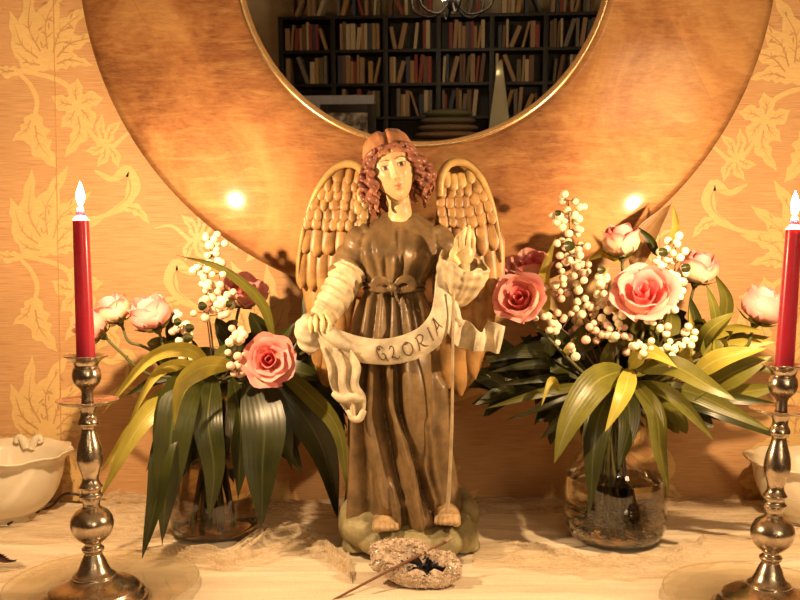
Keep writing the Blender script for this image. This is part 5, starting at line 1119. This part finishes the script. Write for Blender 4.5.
filler(VL, sL, ML, 1.345, 240, 400, 40, 16, 18, 'curtain of dark blades hanging behind the left vase', G1, (-110, -60), 'dd', (60, 105), 1.40, 25)
filler(VL, sL, ML, 1.345, 300, 380, 22, 22, 14, 'dark blades crowding between the left bouquet and the angel', G1, (-100, -20), 'dd', (50, 95), 1.41, 26)
filler(VR, sR, MRt, 1.325, 600, 388, 46, 16, 22, 'curtain of dark blades hanging behind the right vase neck', G2, (-150, -50), 'dd', (40, 66), 1.40, 27)
filler(VR, sR, MRt, 1.325, 540, 380, 26, 20, 16, 'dark blades reaching behind the angel wing from the right bouquet', G2, (150, 220), 'dd', (40, 72), 1.41, 28)
filler(VR, sR, MRt, 1.325, 640, 350, 50, 20, 22, 'short dark leaves behind the roses of the right bouquet', G2, (30, 150), 'ddm', (24, 44), 1.37, 29)
# ---- snowberry sprigs
def uvs(r, n=10, m=7):
    v, f = ellipsoid((0, 0, 0), (r, r, r * .94), n, m); me = bpy.data.meshes.new('berry'); me.from_pydata(v.tolist(), [], f)
    me.polygons.foreach_set('use_smooth', [True] * len(me.polygons)); return me
bme = {'w': uvs(1.0), 'p': uvs(1.0)}; bme['w'].materials.append(M['berry']); bme['p'].materials.append(M['berry_pink'])
def sprig(vase, mpx, mY, label, grp, path, clusters, darkleaf=(), seed=0):
    q = random.Random(seed + 50); th = thing('snowberry_sprig', vase, label, 'berry sprig', grp)
    st = spl([vase + [q.uniform(-.03, .03), q.uniform(-.03, .03), .008], P(mpx[0], mpx[1], mY)] + [P(*x) for x in path], 26)
    mk('stem', tube(st, [.0018, .0014, .0009], 6), M['stem_brown'], th)
    tw = []
    for (cx, cy, Y, rad, n, k) in clusters:
        c0 = P(cx, cy, Y); s = Y / FPX; j = np.argmin(np.linalg.norm(st - c0, axis=1)); tw.append(tube([st[j], c0], .0007, 5))
        placed = []
        for _ in range(n * 12):
            if len(placed) >= max(3, round(n * .8)): break
            R = q.uniform(3.3, 4.9) * s; p = c0 + np.array([q.gauss(0, .5), q.gauss(0, .45), q.gauss(0, .55)]) * rad * s
            if all(np.linalg.norm(p - a) > (R + b) * .82 for a, b in placed): placed.append((p, R))
        for p, R in placed:
            tw.append(tube([c0, p], .0005, 4))
            inst('berry', bme[k if q.random() < .85 else ('p' if k == 'w' else 'w')], Matrix.Translation(Vector(p.tolist())) @ Matrix.Diagonal((R, R, R, 1)), th)
    mk('twig', merge(*tw), M['stem_brown'], th)
    for (x, y, Y, sz) in darkleaf:
        a = q.uniform(0, 2 * PI); vf, uv = leafvf(P(x, y - sz / 2, Y), [P(x + q.uniform(-2, 2), y, Y - .004)], P(x, y + sz / 2, Y), sz * Y / FPX, .2, nt=9, shape='round'); mk('leaf', vf, M['leaf_dark'], th, uv=uv)
GB1, GB2 = 'snowberry sprigs in the left vase', 'snowberry sprigs in the right vase'
sprig(VR, MRt, 1.325, 'tall snowberry sprig rising highest against the gilded ring, left in the right bouquet', GB2, [(600, 350, 1.32), (574, 270, 1.31), (568, 200, 1.31)],
      [(566, 200, 1.30, 8, 6, 'w'), (574, 212, 1.30, 9, 7, 'w'), (562, 222, 1.30, 8, 6, 'w'), (576, 228, 1.30, 9, 7, 'w'), (564, 240, 1.30, 8, 5, 'w'), (580, 246, 1.30, 8, 5, 'w'), (570, 254, 1.30, 9, 6, 'w'), (578, 262, 1.30, 8, 5, 'w'), (562, 262, 1.30, 7, 4, 'p')], [(569, 246, 1.27, 11), (557, 213, 1.28, 6)], 1)
sprig(VR, MRt, 1.325, 'snowberry sprig with white berries hanging left of the tall one, right bouquet', GB2, [(590, 340, 1.31), (572, 290, 1.29)],
      [(566, 276, 1.28, 9, 6, 'w'), (578, 278, 1.28, 8, 5, 'w'), (584, 296, 1.28, 8, 5, 'w'), (560, 292, 1.29, 10, 6, 'p'), (586, 270, 1.29, 8, 5, 'p')], (), 2)
sprig(VR, MRt, 1.325, 'snowberry sprig right of centre under the closed rose bud, right bouquet', GB2, [(612, 340, 1.29), (600, 280, 1.28)],
      [(600, 276, 1.27, 8, 5, 'w'), (606, 285, 1.27, 7, 4, 'w'), (598, 296, 1.28, 7, 4, 'w'), (604, 316, 1.27, 9, 5, 'w'), (592, 308, 1.28, 8, 4, 'p')], [(602, 270, 1.265, 8)], 3)
sprig(VR, MRt, 1.325, 'snowberry sprig with low berries beneath the centre open rose, right bouquet', GB2, [(615, 350, 1.28), (618, 325, 1.27)],
      [(618, 322, 1.26, 8, 6, 'w'), (608, 332, 1.26, 8, 5, 'w'), (598, 336, 1.27, 8, 5, 'p'), (620, 334, 1.26, 7, 5, 'p'), (592, 330, 1.27, 7, 4, 'p')], (), 4)
sprig(VR, MRt, 1.325, 'heavy snowberry cluster beside the centre open rose, right bouquet', GB2, [(650, 340, 1.29), (672, 290, 1.28), (676, 240, 1.28)],
      [(674, 242, 1.275, 9, 6, 'w'), (668, 254, 1.27, 10, 8, 'w'), (680, 260, 1.27, 9, 7, 'w'), (666, 268, 1.27, 9, 7, 'w'), (676, 276, 1.27, 10, 8, 'w'), (670, 288, 1.27, 9, 7, 'w'), (680, 294, 1.27, 8, 5, 'w'), (674, 302, 1.27, 7, 5, 'w'), (658, 262, 1.28, 7, 4, 'w')], [(662, 252, 1.26, 9), (684, 268, 1.26, 9), (657, 272, 1.26, 8)], 5)
sprig(VR, MRt, 1.325, 'snowberry sprig just below the heavy cluster, right bouquet', GB2, [(660, 345, 1.28), (665, 320, 1.26)],
      [(668, 312, 1.25, 8, 5, 'w'), (660, 322, 1.25, 8, 5, 'w'), (664, 332, 1.25, 7, 4, 'w'), (650, 318, 1.26, 6, 3, 'w')], (), 6)
sprig(VR, MRt, 1.325, 'snowberry sprig nearest the right candle with a drooping bunch, right bouquet', GB2, [(668, 368, 1.27), (682, 340, 1.25)],
      [(682, 338, 1.24, 9, 6, 'w'), (688, 330, 1.24, 7, 4, 'w'), (676, 352, 1.235, 8, 6, 'w'), (674, 364, 1.23, 6, 4, 'w'), (682, 372, 1.23, 8, 3, 'w')], (), 7)
sprig(VR, MRt, 1.325, 'small snowberry sprig over the vase neck with tiny open berries, right bouquet', GB2, [(640, 362, 1.27), (648, 350, 1.25)],
      [(642, 350, 1.24, 7, 5, 'w'), (654, 348, 1.24, 8, 5, 'w'), (634, 346, 1.25, 5, 3, 'w')], (), 8)
sprig(VR, MRt, 1.325, 'snowberry sprig under the leftmost open rose, right bouquet', GB2, [(585, 352, 1.30), (548, 318, 1.28)],
      [(541, 315, 1.27, 7, 4, 'w'), (552, 322, 1.27, 8, 4, 'w'), (556, 334, 1.27, 7, 4, 'w'), (562, 318, 1.28, 7, 4, 'p'), (572, 352, 1.26, 6, 4, 'w'), (575, 310, 1.28, 7, 4, 'w')], (), 9)
sprig(VR, MRt, 1.325, 'pinkish snowberry sprig deep inside the right bouquet', GB2, [(600, 350, 1.33), (590, 318, 1.33)],
      [(588, 318, 1.32, 10, 7, 'p'), (600, 326, 1.32, 9, 6, 'p'), (578, 330, 1.32, 9, 6, 'p'), (610, 305, 1.32, 9, 6, 'p'), (630, 345, 1.31, 8, 5, 'p')], (), 10)
sprig(VL, ML, 1.345, 'tall snowberry sprig rising highest against the wallpaper, left bouquet', GB1, [(212, 340, 1.33), (206, 290, 1.31), (212, 240, 1.31)],
      [(211, 240, 1.30, 8, 7, 'w'), (218, 246, 1.30, 6, 4, 'w'), (212, 256, 1.30, 9, 7, 'w'), (206, 266, 1.30, 9, 6, 'w'), (198, 266, 1.30, 6, 3, 'w'), (219, 274, 1.29, 8, 5, 'w'), (202, 286, 1.30, 10, 7, 'w'), (208, 298, 1.30, 10, 7, 'w')], (), 11)
sprig(VL, ML, 1.345, 'blush snowberry sprig between the tulip-like buds and the tall sprig, left bouquet', GB1, [(212, 360, 1.32), (206, 310, 1.29)],
      [(204, 312, 1.28, 9, 6, 'p'), (214, 304, 1.29, 9, 6, 'w'), (222, 296, 1.30, 10, 7, 'w'), (230, 306, 1.30, 9, 6, 'w'), (224, 314, 1.29, 8, 5, 'p')], [(203, 306, 1.27, 9), (229, 304, 1.27, 7)], 12)
sprig(VL, ML, 1.345, 'snowberry sprig with a white pair and pink ones beside the open rose, left bouquet', GB1, [(226, 375, 1.30), (238, 345, 1.26)],
      [(238, 334, 1.25, 7, 5, 'w'), (230, 338, 1.25, 5, 2, 'p'), (240, 342, 1.25, 6, 4, 'w'), (240, 360, 1.25, 7, 4, 'p'), (234, 370, 1.25, 8, 5, 'p'), (230, 352, 1.26, 4, 2, 'w'), (242, 368, 1.25, 6, 3, 'p')], (), 13)
sprig(VL, ML, 1.345, 'snowberry sprig with curled dark leaflets next to the largest pink bud, left bouquet', GB1, [(200, 370, 1.31), (182, 332, 1.28)],
      [(179, 322, 1.27, 8, 5, 'w'), (182, 334, 1.27, 8, 5, 'p'), (187, 346, 1.27, 8, 5, 'p'), (174, 314, 1.28, 6, 3, 'w'), (176, 350, 1.27, 8, 5, 'w'), (184, 356, 1.27, 8, 4, 'w')], [(178, 322, 1.255, 8), (188, 338, 1.255, 10), (190, 328, 1.26, 9)], 14)

# ---- roses
def petal_mesh(name, mat, A, R, H, lip, notch=0.0, nu=9, nv=9, seed=0, pointy=.15):
    """patch of a turned cup: A half angle, R(v) radius profile, H height, lip outward roll"""
    V, UV = [], []; q = random.Random(seed); ph = q.uniform(0, 6)
    for i in range(nu):
        u = -1 + 2 * i / (nu - 1)
        for j in range(nv):
            v = j / (nv - 1); wv = math.sin(PI * min(1, v * .52 + .13)) ** .7
            top = 1 - .34 * abs(u) ** 3.2 + pointy * max(0, 1 - abs(u) * 4) * .12
            z = H * v * top; rr = np.interp(v, np.linspace(0, 1, len(R)), R) + lip * max(0, v - .72) ** 1.4 * 2.6 * (1 + .3 * math.cos(u * 2))
            rr *= 1 + .05 * math.sin(5 * u + ph) * v
            a = u * A * wv; z -= lip * max(0, v - .84) * 1.6 * H
            V.append((rr * math.sin(a), -rr * math.cos(a), z)); UV.append((u * .5 + .5, v))
    F = [f for f in grid_faces(nu, nv)]
    me = bpy.data.meshes.new(name); me.from_pydata([tuple(x) for x in V], [], F); me.materials.append(mat); me.polygons.foreach_set('use_smooth', [True] * len(F))
    lay = me.uv_layers.new(name='UVMap'); idx = np.empty(len(me.loops), int); me.loops.foreach_get('vertex_index', idx); lay.data.foreach_set('uv', np.array(UV)[idx].ravel())
    return me
PM = {}
for k in range(2):
    PM['core', k] = petal_mesh('petal', M['petal_core'], 1.5, [.10, .16, .16, .13, .11], .86, .06, seed=k)
    PM['in', k] = petal_mesh('petal', M['petal_core'], 1.25, [.12, .27, .32, .30, .30], .88, .12, seed=k + 3)
    PM['mid', k] = petal_mesh('petal', M['petal_mid'], 1.05, [.12, .40, .50, .52, .58], .86, .22, seed=k + 6)
    PM['mid2', k] = petal_mesh('petal', M['petal_mid'], .95, [.10, .48, .66, .74, .84], .80, .30, seed=k + 9)
    PM['out', k] = petal_mesh('petal', M['petal_outer'], .85, [.08, .52, .80, .98, 1.12], .66, .30, seed=k + 12)
    PM['bud_in', k] = petal_mesh('petal', M['petal_core'], 1.5, [.10, .36, .38, .28, .16], 1.12, .05, seed=k + 15)
    PM['bud_mid', k] = petal_mesh('petal', M['petal_mid'], 1.3, [.12, .50, .56, .46, .34], 1.14, .12, seed=k + 18)
    PM['bud_out', k] = petal_mesh('petal', M['petal_outer'], 1.05, [.12, .60, .70, .62, .54], 1.06, .30, seed=k + 21)
    PM['bud_pink', k] = petal_mesh('petal', M['petal_mid'], 1.05, [.12, .60, .70, .60, .50], 1.08, .26, seed=k + 24)
vfs, uvsep = leafvf((0, 0, 0), [(0, -.35, -.02)], (0, -.75, .22), .32, 0, nt=7)
def rose(vase, mpx, mY, label, grp, px, py, Y, rpx, kind, axis, seed, stem_via=()):
    """axis = direction the flower faces (x right, y into the picture, z up)"""
    q = random.Random(seed); th = thing('rose', vase, label, 'rose', grp); s = Y / FPX; S = rpx * s
    c = P(px, py, Y); ax = Vector(axis).normalized()
    Rm = Vector((0, 0, 1)).rotation_difference(ax).to_matrix().to_4x4()
    hgt = .45 if kind == 'open' else .55
    if kind == 'open': plan = [('core', 3, .0), ('in', 4, .0), ('mid', 5, -.04), ('mid2', 5, -.08), ('out', 5, -.10)]; sc = S / 1.12
    elif kind == 'half': plan = [('core', 3, .0), ('in', 3, .0), ('mid', 4, -.02), ('mid2', 4, -.05), ('bud_out', 4, -.06)]; sc = S / .80
    else: plan = [('bud_in', 3, .0), ('bud_mid', 3, .0), ('bud_out' if kind == 'bud' else 'bud_pink', 3, -.03), ('bud_out' if kind == 'bud' else 'bud_pink', 3, -.05)]; sc = S / .72
    org = Vector(c.tolist()) - ax * sc * hgt; a0 = q.uniform(0, 6)
    for (k, n, dz) in plan:
        for i in range(n):
            a = a0 + i * 2 * PI / n + q.uniform(-.15, .15); vr = q.randrange(2); tl = q.uniform(-.06, .08)
            Mx = Matrix.Translation(org) @ Rm @ Matrix.Rotation(a, 4, 'Z') @ Matrix.Rotation(tl, 4, 'X') @ Matrix.Translation((0, 0, dz * sc)) @ Matrix.Scale(sc * q.uniform(.95, 1.05), 4)
            inst('petal', PM[k, vr], Mx, th)
        a0 += .7
    ov = np.array(org); calyx = lathe([(.03, -.30), (.09, -.26), (.16, -.14), (.17, -.04), (.12, .06), (0, .08)], 14)
    Rn = np.array(Rm.to_3x3()); mk('calyx', (calyx[0] * sc @ Rn.T + ov, calyx[1]), M['stem'], th)
    for i in range(5):
        Rz = rotm(0, 0, i * 2 * PI / 5 + a0); v = (vfs[0] @ Rz.T + [0, 0, -.08]) * sc; mk('sepal', (v @ Rn.T + ov, vfs[1]), M['leaf_mid'], th, uv=uvsep)
    foot = vase + [q.uniform(-.03, .03), q.uniform(-.03, .03), .008]; e = ov - np.array(ax) * sc * .28; e2 = ov - np.array(ax) * sc * .9 + [0, 0, -.004]
    mk('stem', tube(spl([foot, P(mpx[0], mpx[1], mY)] + [P(*v) for v in stem_via] + [e2, e], 24), [.0026, .0024, .0022], 8), M['stem'], th)
GR1, GR2 = 'pink roses in the left vase', 'pink roses in the right vase'
rose(VL, ML, 1.345, 'fully open pink rose facing the room beside the angel sleeve', GR1, 269, 360, 1.245, 25, 'open', (.05, -1, .25), 1, [(250, 385, 1.31)])
rose(VL, ML, 1.345, 'largest blush pink rose bud leaning left, behind the left candle', GR1, 150, 312, 1.27, 21, 'budp', (-.35, -.25, 1), 2, [(180, 360, 1.31)])
rose(VL, ML, 1.345, 'smaller pale pink rose bud right beside the left candle', GR1, 113, 309, 1.29, 17, 'bud', (-.45, -.2, 1), 3, [(150, 350, 1.31)])
rose(VL, ML, 1.345, 'pink rose bud half hidden behind the red left candle', GR1, 90, 326, 1.28, 18, 'budp', (-.9, -.3, .8), 4, [(150, 375, 1.31)])
rose(VL, ML, 1.345, 'pink and cream rose at the back near the gilded ring, left bouquet', GR1, 243, 290, 1.37, 21, 'half', (.3, -.5, .9), 5, [(235, 340, 1.36)])
rose(VR, MRt, 1.325, 'open pink rose closest to the angel wing, right bouquet', GR2, 519, 298, 1.27, 23, 'half', (-.35, -1, .55), 6, [(560, 350, 1.30)])
rose(VR, MRt, 1.325, 'pale cream pink rose at the back beside the wing, right bouquet', GR2, 530, 265, 1.37, 20, 'half', (-.2, -.5, 1), 7, [(570, 330, 1.36)])
rose(VR, MRt, 1.325, 'cream rose bud with pink top standing upright near the right flame reflection', GR2, 621, 240, 1.30, 19, 'bud', (-.1, -.15, 1), 8, [(625, 300, 1.31)])
rose(VR, MRt, 1.325, 'large open deep pink rose at the centre of the right bouquet', GR2, 644, 292, 1.245, 27, 'half', (-.25, -1, .75), 9, [(640, 345, 1.29)])
rose(VR, MRt, 1.325, 'blush rose behind the heavy berry cluster, right bouquet', GR2, 699, 267, 1.33, 19, 'bud', (.15, -.25, 1), 10, [(690, 330, 1.33)])
rose(VR, MRt, 1.325, 'large pale pink rose bud right beside the right candle', GR2, 764, 305, 1.27, 22, 'budp', (.35, -.25, 1), 11, [(715, 352, 1.30)])
